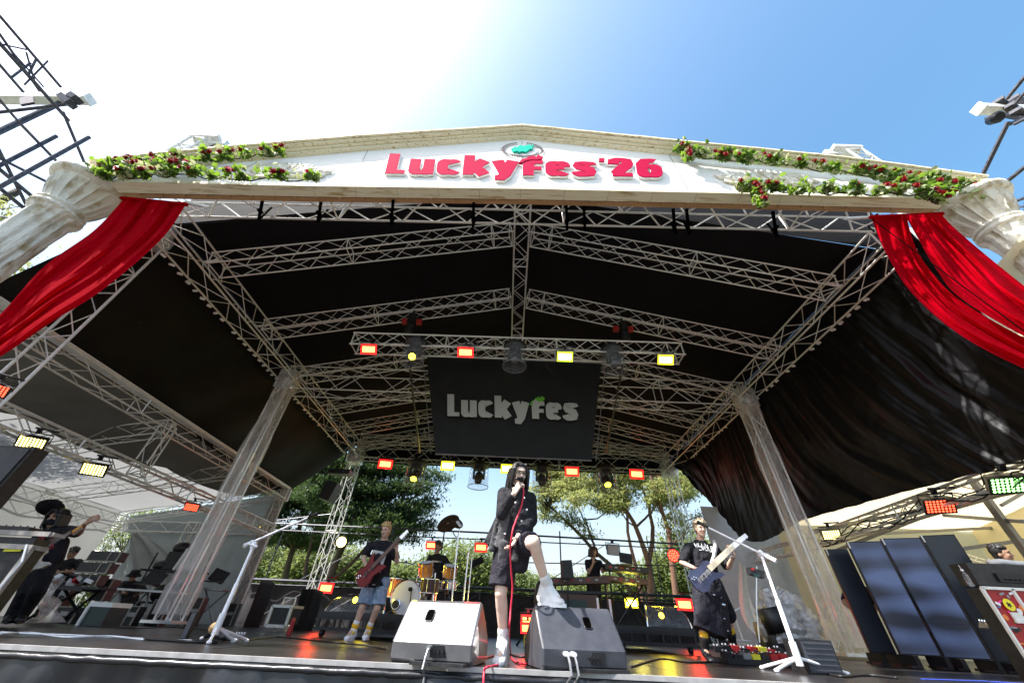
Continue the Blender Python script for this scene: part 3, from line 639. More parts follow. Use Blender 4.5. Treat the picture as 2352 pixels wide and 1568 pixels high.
wall((XI,14.0,0),(XO,14.0,0),ZL-.2,ZI,.02,20,15,'tent_white',lt,top=lambda u:lerp(ZI+.1,ZO+.1,u))
# swag hanging across the back
b=MB(); P0,P1,P2=A(318,1222,13.6),A(330,1330,13.6),A(450,1275,13.6)
def sw(u,v):
    a=cat([A(300,1224,13.6),A(296,1270,13.6),A(312,1325,13.6)],v); c=cat([A(318,1222,13.6),A(375,1262,13.6),A(440,1330,13.6)],v); p=a.lerp(c,u); p.y+=.06*math.sin(u*14+v*3); return p
b.grid(sw,24,16); b.build('swag_cloth','tent_white',lt,True)
tr=thing('lighting_truss',(XI+.1,9,ZL),'silver lighting truss with cables running along the left wing','truss')
b=MB(); truss(b,(XI+.12,4.0,ZL),(XI+.12,13.7,ZL),.26,.30,.42,.024,.011); b.build('frame','alu',tr)
b=MB()
for k in range(3): b.tube([(XI+.12+.1*ns(i*.5,k),4+i*.16,ZL+.2+.05*ns(i*.9,k*3)) for i in range(60)],.014,5)
b.build('cable','cable_black',tr)
# ================= right side tent =================
rt=thing('side_tent',(12,9,0),'cream cloth side tent on grey beams at the right wing','tent')
b=MB()
b.grid(lambda u,v:(lerp(8.0,22,u),lerp(2.8,13.2,v),lerp(5.6,3.35,v)+.1*ns(u*4,v*6)-.06*math.sin(v*math.pi*4)**2),40,40); b.build('roof_cloth','tent_cream',rt,True)
wall((8.9,13.2,0),(22,13.2,0),-.2,3.4,.04,30,6,'tent_cream',rt)
wall((15.5,3,0),(15.5,13.2,0),-.2,5.5,.04,30,7,'tent_cream',rt,top=lambda u:lerp(5.6,3.35,u))
b=MB()
for l in ([(1860,1220,12.9),(2352,1125,7.5)],[(1905,1270,12.9),(2110,1190,10.5),(2352,1120,8.3)],[(2195,1262,9),(2352,1240,9)],[(2170,1183,10),(2352,1197,8)],[(2352,1130,9.6),(2300,1160,9.8)],[(1960,1228,12.5),(2352,1208,12.6)]):
    p=[A(*q) for q in l]
    for i in range(len(p)-1): b.bar(p[i],p[i+1],.1,.07)
b.build('beam','grey_metal',rt)
b=MB()
p=A(2278,1162,8.4); q=A(2345,1345,8.4); q2=V((p.x,p.y,0)); b.bar(q2,p+V((0,0,.6)),.11,.13,up=V((0,1,0))); b.build('post','grey_metal',rt)
b=MB(); truss(b,A(2180,1275,10.5),A(2360,1335,8.5),.2,.25,.3,.018,.01); b.build('low_truss','alu',rt)
wall(A(1672,1400,13.6)*1,A(1935,1420,13.6)*1,-.2,3.9,.09,22,8,'cloth_grey',rt,name='side_cloth')
tr=thing('lighting_truss',(8.2,8,2.5),'silver lighting truss with cables running along the right wing','truss')
b=MB(); p,q=AX(1880,1240,8.15),AX(2400,1066,8.15); truss(b,p,q,.26,.28,.42,.026,.011); p2=AX(1690,1292,8.2); truss(b,AX(1865,1246,8.2),p2,.24,.28,.42,.022,.011); b.build('frame','alu',tr)
b=MB()
for k in range(3): b.tube([p.lerp(q,i/50)+V((-.15+.06*ns(i*.5,k),0,.12*math.sin(i*.35+k)*(k-1)-.1+.06*ns(i*.7,k*3))) for i in range(51)],.012,5)
b.build('cable','cable_black',tr)
b=MB(); c=p.lerp(q,.62); b.box(c,.26,.3,.28,Euler((.2,0,.2)).to_matrix()); b.build('mounting_plate','alu',tr)
# hanging white cloth strip behind the guitarist
b=MB()
def ws(u,v):
    a=cat([A(1696,1290,12.5),A(1700,1380,12.4),A(1712,1430,12.2),A(1738,1462,12)],v); c=cat([A(1712,1300,12.5),A(1725,1370,12.4),A(1745,1420,12.2),A(1768,1450,12)],v)
    p=a.lerp(c,u); p.y+=.06*math.sin(u*13+v*5); return p
b.grid(ws,16,30); tag(b.build('cloth_strip','white_cloth',None,True),'twisted white cloth strip hanging behind the guitarist in the long black skirt','cloth')
# ================= rear of the stage =================
rb=thing('rear_barrier',(0,16.2,0),'black cloth covered railing along the back of the stage','barrier')
b=MB(); b.tube([(-9.6,16.2,1.32),(9.6,16.2,1.42)],.05,8); b.tube([(-9.6,16.15,1.18),(9.6,16.15,1.27)],.025,8); b.build('rail','pipe_dark',rb)
wall((-9.8,16.25,0),(9.6,16.25,0),-.1,1.2,.05,110,11,'back_cloth',rb,name='cloth',nu=300)
b=MB()
for x in range(-9,10,2): b.tube([(x,16.1,0),(x,16.1,1.3)],.03,6); b.tube([(x,16.05,.05),(x+2,16.05,1.2)],.015,5)
b.build('brace','pipe_dark',rb)
sc=thing('pipe_scaffold',(0,16.8,0),'thin dark scaffold pipes crossing the open back of the stage','scaffold')
b=MB(); Z1,Z2=3.15,2.8
b.tube([A(600,1200,16.6),A(1100,1222,16.6),A(1620,1252,16.6)],.035,7); b.tube([A(620,1216,16.4),A(1100,1238,16.4),A(1620,1262,16.4)],.022,7)
b.tube([A(620,1196,16.6),A(760,1180,16.6)],.02,6); b.tube([A(1150,1290,16.6),A(1620,1300,16.6)],.02,6)
for x,y in ((655,1430),(770,1430),(905,1430),(1022,1430),(1285,1430),(1580,1430),(1592,1430)):
    p=A(x,1210,16.7); b.tube([(p.x,16.7,0),(p.x,16.7,3.5)],.028,6)
for x in range(-8,8,3): b.tube([(x,16.7,1.4),(x+3,16.7,3.1)],.014,5)
b.build('pipe','pipe_dark',sc)
b=MB()
for x0 in (1486,1500):
    p=A(x0,1240,16); b.tube([(p.x,16,0),(p.x,16,3.3)],.02,6)
for k in range(9):
    z=.5+k*.33; b.tube([(A(1486,1240,16).x,16,z),(A(1500,1240,16).x,16,z)],.014,5)
b.build('ladder','pipe_dark',sc)
# ================= hanging banner =================
bn=thing('banner',(0,9.2,3.9),'black mesh banner with pale festival lettering hanging in mid stage','banner')
Bq=[A(980,818,9.2),A(1388,880,9.2),A(1000,1042,9.2),A(1357,1042,9.2)]
tl,tr_,bl_,br_=Bq; tr_.z=tl.z; br_.z=bl_.z
b=MB()
def bf(u,v): p=tl.lerp(tr_,u).lerp(bl_.lerp(br_,u),v); p.y+=.03*math.sin(u*9)*v+.02*ns(u*4,v*3); return p
b.grid(bf,40,24); b.build('cloth','banner_black',bn,True)
b=MB(); b.tube([bl_,br_],.02,6); b.tube([tl+V((-.1,0,0)),tr_+V((.1,0,0))],.02,6); b.tube([tl+V((-.12,0,0)),bl_+V((-.12,0,0))],.012,6); b.tube([tr_+V((.12,0,0)),br_+V((.12,0,0))],.012,6); b.build('hem_bar','grey_metal',bn)
q=[A(1027,955,9.1),A(1328,965,9.1),A(1027,905,9.1),A(1325,915,9.1)]
def xb(u,v): return q[0].lerp(q[1],u).lerp(q[2].lerp(q[3],u),v)
fl,tot=word("LuckyFes",xb,V((0,-1,0)),0,.004,'banner_text','banner_text','lettering',bn,slant=0,gap=.045,side=False)
pts=[xb((fl+x-.03)/tot,y*.98) for x,y in FLAME]; b=MB(); b.add([p+V((0,-.012,0)) for p in pts],[tuple(range(len(pts)))]); b.build('flame_mark','leaf_green_print',bn)
# ================= lamps =================
def flood_proto(col,near=0):
    t=bpy.data.objects.new('flood_light',None); COL.objects.link(t); WO[t.name]=V((0,0,0)); t['category']='flood light'
    b=MB(); b.hexa([(-.23,-.06,-.15),(.23,-.06,-.15),(.2,.07,-.12),(-.2,.07,-.12),(-.23,-.06,.15),(.23,-.06,.15),(.2,.07,.12),(-.2,.07,.12)])
    for i in range(7): b.box((-.15+i*.05,.09,0),.012,.05,.2)
    b.bar((-.25,-.09,.15),(.25,-.09,.15),.07,.012); b.build('housing','black_metal',t)
    b=MB(); b.tube([(-.24,0,0),(-.25,.02,.2),(.25,.02,.2),(.24,0,0)],.014,5); b.box((0,.02,.25),.07,.07,.1); b.tube([(-.08,.02,.3),(.3,.02,.3)],.02,6); b.build('yoke','black_metal',t)
    b=MB(); b.box((0,-.064,0),.44,.008,.275); b.build('lens_plate','black_plastic' if near else 'glow_'+col+'rim',t)
    b=MB()
    if near:
        for i in range(8):
            for j in range(5): b.lathe((-.182+i*.052,-.069,-.096+j*.048),(0,-1,0),[(.019,0),(.015,.008)],8)
    else: b.box((0,-.072,0),.34,.01,.16)
    b.build('led_array',('dot_' if near else 'glow_')+col,t); return t
PR={c:flood_proto(c) for c in('red','yellow','lime')}
for c in ('red','yellow','green'): PR['near_'+c]=flood_proto(c,1)
PR_=PR; first={c:1 for c in PR}
for c in ('red','yellow','green'): # near lamps show single coloured diodes
    pass
def flood(c,x,y,Y,label,group=None,sc=1,d=(0,-.8,-.6),plane='Y'):
    p=A(x,y,Y) if plane=='Y' else AX(x,y,Y)
    mx=pose(p,d)@Matrix.Scale(sc,4)
    if first[c]: o=PR[c]; first[c]=0; o.matrix_world=mx; o['label']=label; o['group']=group or 'flood lights'; return o
    return dup(PR[c],mx,label,group or 'flood lights')
ht=thing('lighting_truss',A(1187,800,7.35),'short silver lighting truss hung from two chain hoists above mid stage','truss')
b=MB(); p,q=A(814,788,7.35),A(1563,812,7.35); truss(b,p,q,.42,.36,.4,.022,.011); b.build('frame','alu',ht)
b=MB(); b.tube([p.lerp(q,i/40)+V((0,-.2,-.12+.05*math.sin(i*1.3))) for i in range(41)],.01,5)
b.build('cable','cable_black',ht)
G='flood lights on the hanging truss'
flood('red',849,802,7.1,'glowing red flood light at the left end of the hanging truss',G,.86)
flood('red',1070,809,7.1,'glowing red flood light just left of the middle of the hanging truss',G,.86)
flood('lime',1297,819,7.1,'glowing yellow-green flood light on the hanging truss above the banner',G,.86)
flood('yellow',1527,826,7.1,'glowing yellow flood light at the right end of the hanging truss',G,.86)
G='flood lights on the rear truss'
flood('red',886,1066,15.3,'red flood light leftmost on the rear roof truss',G,1.28,(.1,-.95,-.2))
flood('yellow',1029,1070,15.3,'whitish yellow flood light on the rear truss over the dark pine',G,1.28,(0,-.95,-.2))
flood('yellow',1166,1077,15.3,'yellow flood light on the rear truss half behind the singer\'s hair',G,1.28,(0,-.95,-.2))
flood('red',1313,1083,15.3,'red flood light on the rear truss first to the right of the singer',G,1.28,(0,-.95,-.2))
flood('red',1461,1089,15.3,'red flood light rightmost on the rear roof truss',G,1.28,(0,-.95,-.2))
G='flood lights on the wing trusses'
flood('near_yellow',76,1014,-8.0,'yellow flood light nearest the left edge on the left wing truss',G,.76,(.45,-.6,-.62),'X')
flood('near_yellow',219,1076,-8.0,'bright yellow flood light in the middle of the left wing truss',G,.82,(.4,-.7,-.55),'X')
flood('near_red',441,1163,-8.0,'red flood light beside the wrapped left roof leg',G,.66,(.45,-.7,-.5),'X')
flood('near_red',-12,890,-6.5,'red flood light cut by the left edge of the view',G,.6,(.5,-.5,-.7),'X')
flood('near_yellow',1908,1226,8.0,'pale yellow flood light at the near right roof leg on the right wing truss',G,.84,(-.4,-.75,-.45),'X')
flood('near_red',2153,1158,8.0,'red flood light in the middle of the right wing truss above the screens',G,1.0,(-.3,-.65,-.65),'X')
flood('near_green',2310,1108,8.0,'green flood light at the right edge on the right wing truss',G,1.05,(-.3,-.6,-.7),'X')
G='flood lights low at the back of the stage'
flood('red',750,1350,13,'red flood light low at the back between the flight case and the bassist',G,.9,(.1,-1,0))
flood('red',991,1252,16.0,'small red flood light on the back pipe beside the drummer\'s head',G,.9,(0,-1,-.05))
flood('red',1105,1257,16.0,'red flood light on the back pipe beside the singer\'s elbow',G,1.05,(0,-1,-.05))
flood('yellow',1450,1384,13,'yellow flood light low behind the keyboard stand',G,.85,(-.1,-1,0))
flood('red',1571,1388,13,'red flood light low at the back beside the guitarist in the long black skirt',G,1.0,(-.1,-1,0))
flood('red',1213,1424,6.2,'red flood light on the floor by the right monitor and the singer\'s leg',G,.42,(-.1,-1,0))
flood('red',1212,1442,6.0,'lower red flood light on the floor by the right monitor',G,.40,(-.1,-1,0))
o=flood('yellow',1408,1263,16,'pale flood light on the back pipe above the keyboard player\'s left',G,1.2,(.3,-1,-.1))
for ch in list(o.children):
    if ch.name.startswith(('lens_plate','led_array')): ch.data=ch.data.copy(); ch.data.materials[0]=M['white_plastic']
def glow_from(root,col,pw,off=(0,-.25,0)):
    l=bpy.data.lights.new('lamp_light','POINT'); l.energy=pw; l.color=col; l.shadow_soft_size=.12; o=bpy.data.objects.new('lamp_light',l); COL.objects.link(o); o.parent=root; o.location=V(off); return o
for r_ in list(COL.objects):
    lb=r_.get('label','')
    if 'low at the back between' in lb: glow_from(r_,(1,.03,.02),9)
    if 'low at the back beside' in lb: glow_from(r_,(1,.03,.02),11)
    if lb.startswith('red flood light on the floor by'): glow_from(r_,(1,.03,.02),8,(0,-.3,0))
    if 'low behind the keyboard stand' in lb: glow_from(r_,(1,.85,.08),7)
def par(x,y,Y,r,m,label,rim='black_metal'):
    c=A(x,y,Y); d=(CP-c).normalized(); t=thing('par_lamp',c,label,'stage lamp'); b=MB(); b.lathe(c-d*.02,-d,[(r*1.15,0),(r*1.1,.1),(r*.5,.25)],18); b.tube([c,c+V((0,.1,.3))],.02,5); b.build('housing',rim,t)
    b=MB()
    if m=='dot_red':
        for k in range(3):
            for j in range([1,6,12][k]):
                a=j*2*math.pi/[1,6,12][k]; X_=frame(d); b.lathe(c+(X_[1]*math.cos(a)+X_[2]*math.sin(a))*r*.4*k,d,[(r*.17,0),(r*.12,.03)],8)
    else: b.lathe(c,d,[(r*.95,0),(r*.8,.04),(r*.4,.06)],18)
    b.build('lens',m,t)
    if m=='dot_red': b=MB(); b.lathe(c-d*.01,d,[(r,0),(r*.95,.012)],18); b.build('lens_plate','glow_redrim',t)
par(784,1244,16,.19,'glow_bulb','round glowing yellow lamp on the back pipe left of the bassist')
par(1547,1275,15.5,.2,'dot_red','round red lamp at the elbow of the guitarist in the long black skirt')
par(602,1210,14,.07,'glow_bulb','tiny warm lamp at the top of the left tent back corner')
# moving heads in clear domes
def dome_proto(lit):
    t=bpy.data.objects.new('moving_head_lamp',None); COL.objects.link(t); WO[t.name]=V((0,0,0)); t['category']='moving head lamp'
    b=MB(); b.lathe((0,0,0),(0,0,1),[(.27,-.03),(.285,-.02),(.285,.02),(.1,.05),(.1,.12)],24); b.tube([(-.12,0,.12),(.12,0,.12)],.04,6); b.build('top_plate','black_plastic',t)
    b=MB(); n=28; 
    b.grid(lambda u,v:((.26+.02*v)*math.cos(u*6.2832),(.26+.02*v)*math.sin(u*6.2832),-.03-.55*v),n,3); b.build('clear_dome','clear_dome',t,True)
    b=MB(); b.tube([(.28*math.cos(i*.2244),.28*math.sin(i*.2244),-.58) for i in range(29)],.010,5); b.build('dome_rim','grey_metal',t)
    b=MB(); b.box((0,0,-.08),.26,.2,.1); b.box((-.14,0,-.24),.05,.1,.26); b.box((.14,0,-.24),.05,.1,.26); b.build('yoke','black_plastic',t)
    b=MB(); b.lathe((0,.06,-.26),(0,-.6,-.8),[(.06,-.1),(.105,-.05),(.115,.1),(.1,.2),(.1,.24)],18); b.build('head','black_plastic',t)
    b=MB(); b.lathe((0,.06-.6*.245,-.26-.8*.245),(0,-.6,-.8),[(.085,0),(.05,.02)],16); b.build('lens','glow_lens' if lit else 'clear_dome',t)
    return t
D1,D0=dome_proto(1),dome_proto(0); fd={1:1,0:1}
for x,y,Y,sc,lit,lab in ((957,789,7.15,1.02,1,'moving head lamp in a clear dome, yellow lens, left on the hanging truss'),(1183,797,7.15,1.02,0,'unlit moving head lamp in a clear dome under the middle of the hanging truss'),(1405,805,7.15,1.02,0,'unlit moving head lamp in a clear dome right on the hanging truss'),
 (959,1064,15.2,1.5,1,'yellow lit dome lamp on the rear truss left, before the pine'),(1102,1069,15.2,1.5,0,'unlit moving head lamp in a dome on the rear truss just left of the singer'),(1244,1074,15.2,1.5,0,'unlit moving head lamp in a dome on the rear truss just right of the singer'),(1390,1077,15.2,1.5,1,'yellow lit dome lamp on the rear truss right, before the red pine')):
    mx=pose(A(x,y,Y))@Matrix.Scale(sc,4); P=D1 if lit else D0
    if fd[lit]: fd[lit]=0; P.matrix_world=mx; P['label']=lab; P['group']='moving heads in clear domes'
    else: dup(P,mx,lab,'moving heads in clear domes')
for i,(x,y) in enumerate(((946,735),(1432,752))):
    c=A(x,y,7.42); t=thing('chain_hoist',c,['black chain hoist with red sides above the left part of the hanging truss','black chain hoist with red sides above the right part of the hanging truss'][i],'chain hoist','chain hoists')
    b=MB(); b.box(c,.16,.22,.34); b.lathe(c+V((0,0,-.15)),(0,0,-1),[(.07,0),(.12,.08),(.11,.34),(.06,.4)],12); b.tube([c+V((0,0,.15)),c+V((0,0,.75))],.03,6); b.bar(c+V((0,-.2,.45)),c+V((0,-.2,.7)),.07,.03); b.build('motor','black_plastic',t)
    b=MB(); b.box(c+V((-.2,.05,-.02)),.14,.12,.13); b.box(c+V((.2,.05,-.02)),.14,.12,.13); b.build('side_cover','case_red',t)
    b=MB(); b.tube([c+V((0,0,-.5)),A(x+6,y+60,7.42)],.018,5); b.tube([A(x-5 if i==0 else x-2,840,7.6),A(964 if i==0 else 1392,1040,13.5)],.03,6); b.build('chain','cable_black',t)
c=A(765,1100,13); t=thing('loudspeaker',c,'small black loudspeaker hanging inside the lower corner of the left black drape','speaker'); b=MB(); b.bar(A(770,1110,13),A(748,1150,13),.5,.4); b.box(A(782,1085,13),.75,.3,.16); b.build('cabinet','black_plastic',t); b=MB(); b.tube([A(782,1085,13),A(796,1040,13)],.03,5); b.build('hanger','black_metal',t)
# ================= floor monitors =================
def loft(b,Lp,Rp,mi=0):
    n=len(Lp); b.add(Lp+Rp,[tuple(range(n)),tuple(reversed(range(n,2*n)))]+[(i,n+i,n+(i+1)%n,(i+1)%n) for i in range(n)],mi); return b
def monitor(x0,y0,x1,y1,label,m,hx):
    a,c=AZ(x0,y0,0),AZ(x1,y1,0); d=(c-a); d.z=0; Wd=d.length; d.normalize(); n=V((-d.y,d.x,0)) # n = into stage
    t=thing('floor_monitor',(a+c)/2,label,'floor monitor','wedge monitors at the stage front')
    prof=[(0,.03),(-.005,.125),(.01,.145),(.205,.385),(.23,.40),(.26,.39),(.56,.17),(.56,.03),(.53,0),(.03,0)]
    bev=lambda q,k:q
    L_=[a+n*y+V((0,0,z)) for y,z in prof]; R_=[c+n*y+V((0,0,z)) for y,z in prof]
    b=MB(); ins=.014
    Li=[a+d*-.0+n*lerp(y,.25,.03)+V((0,0,lerp(z,.18,.05))) for y,z in prof]; Ri=[q+d*Wd for q in Li]
    Lm=[p+d*ins for p in L_]; Rm=[p-d*ins for p in R_]
    nn=len(prof); b.add(Li+Lm+Rm+Ri,[tuple(range(nn)),tuple(reversed(range(3*nn,4*nn)))]+[(k*nn+i,(k+1)*nn+i,(k+1)*nn+(i+1)%nn,k*nn+(i+1)%nn) for k in range(3) for i in range(nn)])
    b.build('cabinet',m,t)
    s0=a+n*.01+V((0,0,.145)); s1=a+n*.205+V((0,0,.385)); up=(s1-s0).normalized(); nr=d.cross(up).normalized(); 
    hc=s0+d*Wd*hx+up*.19; b=MB()
    pts=arc(0,0,.034,.050,0,360,20,4)[:-1]; b.prism(pts,hc+nr*.004,d,up,-nr*.003); b.build('handle_recess','void',t)
    b=MB(); 
    for i in range(len(pts)):
        p,q=pts[i],pts[(i+1)%len(pts)]; b.tube([hc+nr*.004+d*p[0]+up*p[1],hc+nr*.004+d*q[0]+up*q[1]],.004,5)
    b.build('handle_rim','black_plastic',t)
    b=MB(); b.box(a.lerp(c,.62)-n*.004+V((0,0,.08)),.16,.01,.07); 
    for k in range(3): b.tube([a.lerp(c,.55+k*.05)-n*.0+V((0,0,.08)),a.lerp(c,.55+k*.05)-n*.035+V((0,0,.08))],.011,8)
    b.build('connector_panel','black_metal',t)
    b=MB(); 
    for k in (.08,.92): b.box(a.lerp(c,k)+n*.3+V((0,0,.395)),.0,.0,.0)
    b=MB(); b.bar(a.lerp(c,.3)-n*.03+V((0,0,.012)),a.lerp(c,.95)-n*.06+V((0,0,.012)),.09,.02); b.build('wooden_chock','black_plastic',t)
    return t,a,c,n
m1=monitor(893,1521,1082,1533,'black wedge monitor with its back panel glaring white in the sun, left of the singer','speaker_gloss',.36)
m2=monitor(1246,1540,1443,1546,'dark wedge monitor under the singer\'s raised foot, leg shadow across it','speaker_black',.63)
for i,(a,c,n,xs) in enumerate(((m1[1],m1[2],m1[3],((.5,996),)),(m2[1],m2[2],m2[3],((.26,1296),(.34,1302))))):
    for k,xx in xs:
        b=MB(); p=a.lerp(c,k)-n*.02+V((0,0,.1)); b.tube([p,p-n*.05,p-n*.09+V((0,0,-.05)),p-n*.12+V((0,0,-.11)),V((p.x-.01,SE-.1,-.06)),V((p.x-.02,SE-.13,-.3)),V((p.x,SE-.15,-.9)),V((p.x,SE-.2,GZ))],.008 if i==0 else .009,7)
        b.tube([p+n*.02,p-n*.06],.016,8,1); tag(b.build('speaker_cable',['grey_metal','white_plastic' if i else 'grey_metal']),{996:'grey cable hanging from the left wedge monitor over the skirt',1296:'left of two grey cables plugged into the right wedge monitor',1302:'right of two grey cables plugged into the right wedge monitor'}[xx],'cable')
# ================= microphone stands =================
def micstand(hub,feet,top,b0,b1,label,rod=.016):
    t=thing('microphone_stand',(hub.x,hub.y,0),label,'microphone stand','white microphone stands')
    b=MB(); b.tube([hub,hub.lerp(top,.5)],rod*1.35,10); b.tube([hub.lerp(top,.5),top],rod,10); b.tube([hub+V((0,0,-.06)),hub+V((0,0,.12))],.032,10); b.build('pole','white_plastic',t)
    for f in feet: b=MB(); b.tube([hub+V((0,0,.0)),f+V((0,0,.02))],.014,8); b.ell(f+V((0,0,.016)),.025,.025,.018); b.build('leg','white_plastic',t)
    b=MB(); b.tube([b0,b0.lerp(b1,.12)],rod*1.5,9); b.tube([b0,b1],rod*.8,9); b.build('boom','white_plastic',t)
    b=MB(); b.ell(top,.035,.035,.05); b.tube([top+V((-.06,-.03,.02)),top+V((.07,-.03,-.01))],.012,7); b.build('clutch','white_plastic',t)
    d=(b1-b0).normalized(); b=MB(); b.tube([b1-d*.02,b1+d*.12],[.014,.022],10); b.ell(b1+d*.14,.028,.028,.028); b.build('microphone','black_metal',t)
    return t
Yh=4.85
hub=A(496,1448,Yh+.05); 
micstand(V((hub.x,hub.y,.13)),[AZ(478,1479,.0),AZ(565,1474,.0),V((hub.x+.05,hub.y+.3,0))],A(582,1253,Yh+.25),A(560,1253,Yh+.22),A(708,1188,Yh+.9),'white boom microphone stand at left with its boom pointing right')
hub=A(1836,1521,4.55)
micstand(V((hub.x,hub.y,.12)),[AZ(1948,1551,0),AZ(1786,1544,0),AZ(1752,1537,0)],A(1748,1272,4.9),A(1783,1288,4.75),A(1625,1210,5.4),'white boom microphone stand at right in front of the guitarist')
b=MB(); c=A(1735,1315,4.8); b.box(c,.16,.07,.07,Euler((0,.2,.1)).to_matrix()); b.tube([c,A(1760,1312,4.85)],.012,5); b.box(c+V((-.02,-.04,-.03)),.06,.02,.03,mi=1); b.box(c+V((-.04,-.04,.03)),.03,.02,.02,mi=2); tag(b.build('effects_pedal',['black_plastic','cooler_green','case_red']),'small black box with cables clamped on the right white mic stand','pedal')
# toy-like cloth pouch at the left stand
c=AZ(490,1470,0); b=MB(); b.ell(c+V((-.0,-.02,.12)),.06,.055,.065); b.build; t=thing('plush_toy',c,'small plush doll with tan head lying on the left mic stand base','plush toy')
b=MB(); b.ell(c+V((-.02,-.05,.11)),.055,.05,.06,n=16,m=12); b.build('head','hair_blond',t,True)
b=MB(); b.cap(c+V((.0,-.03,.06)),c+V((.14,-.02,.03)),.05,.04,.05,.03,(0,1,0)); b.cap(c+V((.1,-.02,.03)),c+V((.26,-.05,.015)),.025,.02,.02,.015,(0,1,0),mi=0); b.cap(c+V((-.03,-.05,.06)),c+V((-.06,-.11,.02)),.025,.02,.02,.015,(0,1,0)); b.build('body','cloth_black',t,True)
b=MB(); b.ell(c+V((.27,-.05,.015)),.035,.02,.015); b.ell(c+V((-.065,-.12,.02)),.02,.025,.018); b.build('shoe','white_cloth',t,True)
c=AZ(545,1466,0); b=MB(); b.hexa([c+V((-.08,-.05,.0)),c+V((.09,-.05,0)),c+V((.09,.05,0)),c+V((-.08,.05,0)),c+V((-.08,-.05,.03)),c+V((.09,-.05,.03)),c+V((.09,.05,.055)),c+V((-.08,.05,.055))])
for k in range(4): b.lathe(c+V((-.05+k*.035,.02,.05)),(0,0,1),[(.01,0),(.008,.02)],8,1)
tag(b.build('effects_pedal',['grey_metal','white_plastic']),'grey effects pedal with four knobs at the left mic stand','pedal')
# floor cables
def cable(pts,r,m,label,name='cable'):
    b=MB(); b.tube([cat(pts,i/60) for i in range(61)],r,6); return tag(b.build(name,m,None,True),label,'cable')
cable([AZ(0,1451,.01),AZ(90,1455,.01),AZ(170,1458,.01),AZ(260,1463,.01),AZ(360,1467,.01),AZ(440,1470,.01)],.009,'cable_white','white cables lying along the left stage front')
cable([AZ(0,1455,.015),AZ(70,1452,.01),AZ(150,1462,.01),AZ(250,1460,.02),AZ(330,1468,.01)],.009,'cable_white','second white cable twisting along the left stage front')
cable([AZ(330,1466,.01),AZ(400,1470,.01),AZ(440,1473,.01),AZ(500,1474,.01)],.014,'cable_black','black cables at the foot of the left mic stand')
cable([A(1893,1530,4.9),AZ(1900,1545,.01),AZ(1935,1552,.01),AZ(1990,1549,.01),AZ(2060,1556,.01)],.012,'cable_black','black cable loop right of the small monitor box at right')
def blackbox(x0,y0,x1,y1,Y,dp,label,name,cat_,rib=0):
    p=A(x0,y1,Y);q=A(x1,y0,Y); p.z=max(p.z,0) if p.z<.1 else p.z; t=thing(name,((p.x+q.x)/2,Y,0),label,cat_); b=MB(); c=V(((p.x+q.x)/2,Y+dp/2,q.z/2)); w_=abs(q.x-p.x); b.box(c,w_,dp,q.z); b.build('cabinet','black_plastic',t)
    b=MB(); b.box((c.x,Y-.006,c.z),w_*.88,.012,q.z*.88,mi=0)
    for k in range(rib): b.box((c.x,Y-.014,q.z*(.12+.76*k/max(1,rib-1))),w_*.8,.01,.008)
    b.build('grille','speaker_black',t); return t
blackbox(1857,1470,1908,1541,4.6,.25,'small black monitor box standing by the right white mic stand','monitor_box','speaker',6)
blackbox(414,1404,455,1466,5.3,.05,'thin black panel box standing left of the left white mic stand','monitor_box','speaker',0)
# pedalboard
t=thing('pedalboard',AZ(1740,1520,0),'cluttered effects pedalboard on the floor before the right guitarist','pedalboard')
p,q=AZ(1665,1524,0),AZ(1835,1532,0); b=MB(); b.bar(p+V((0,.12,.03)),q+V((0,.12,.03)),.42,.05); b.build('board','black_metal',t)
rn=random.Random(5); mm=['black_plastic','grey_metal','case_red','black_metal','grey_metal','black_plastic','tape_yellow','black_plastic','black_metal','cooler_green']
for r_ in range(2):
    for k in range(8):
        c=p.lerp(q,(k+.5)/8)+V((0,.02+.2*r_,.055+.05*r_)); b=MB(); h=.04+rn.random()*.03; b.box(c+V((0,0,h/2)),.09,.12,h,Euler((.1,0,rn.uniform(-.1,.1))).to_matrix())
        for j in range(2): b.lathe(c+V((-.02+.04*j,.03,h)),(0,0,1),[(.011,0),(.009,.018)],8,1)
        b.build('effects_pedal',[mm[rn.randrange(10)],'white_plastic'],t)
b=MB(); b.tube([p.lerp(q,i/30)+V((0,.1*ns(i*.5,1),.12+.05*ns(i*.9,3))) for i in range(31)],.008,5); b.build('patch_cable','cable_black',t)
# ================= risers =================
def riser(x0,x1,Y,dp,zt,label):
    p,q=A(x0,1440,Y).x,A(x1,1460,Y).x; t=thing('riser',((p+q)/2,Y,0),label,'riser','rolling risers')
    b=MB(); b.box(((p+q)/2,Y+dp/2,zt-.03),q-p,dp,.06); b.build('platform','black_plastic',t)
    b=MB(); b.bar((p,Y+.01,zt-.085),(q,Y+.01,zt-.085),.05,.05); b.bar((p,Y+.01,zt-.24),(q,Y+.01,zt-.24),.05,.045)
    k=int((q-p)/.28)
    for i in range(k+1): x=lerp(p+.04,q-.04,i/k); b.bar((x,Y+.01,zt-.25),(x,Y+.01,zt-.08),.04,.04,up=V((0,1,0)))
    b.build('frame','black_metal',t)
    for x in (p+.12,q-.12,(p+q)/2):
        b=MB(); b.lathe((x-.03,Y+.1,.06),(1,0,0),[(.055,0),(.06,.01),(.06,.05),(.055,.06)],14); b.box((x,Y+.1,.12),.05,.06,.07); b.build('caster','black_plastic',t)
    return p,q
riser(722,1100,8.1,3.0,.36,'black rolling riser carrying the drum kit at left')
riser(1262,1600,8.3,3.0,.36,'black rolling riser carrying the keyboards at right')
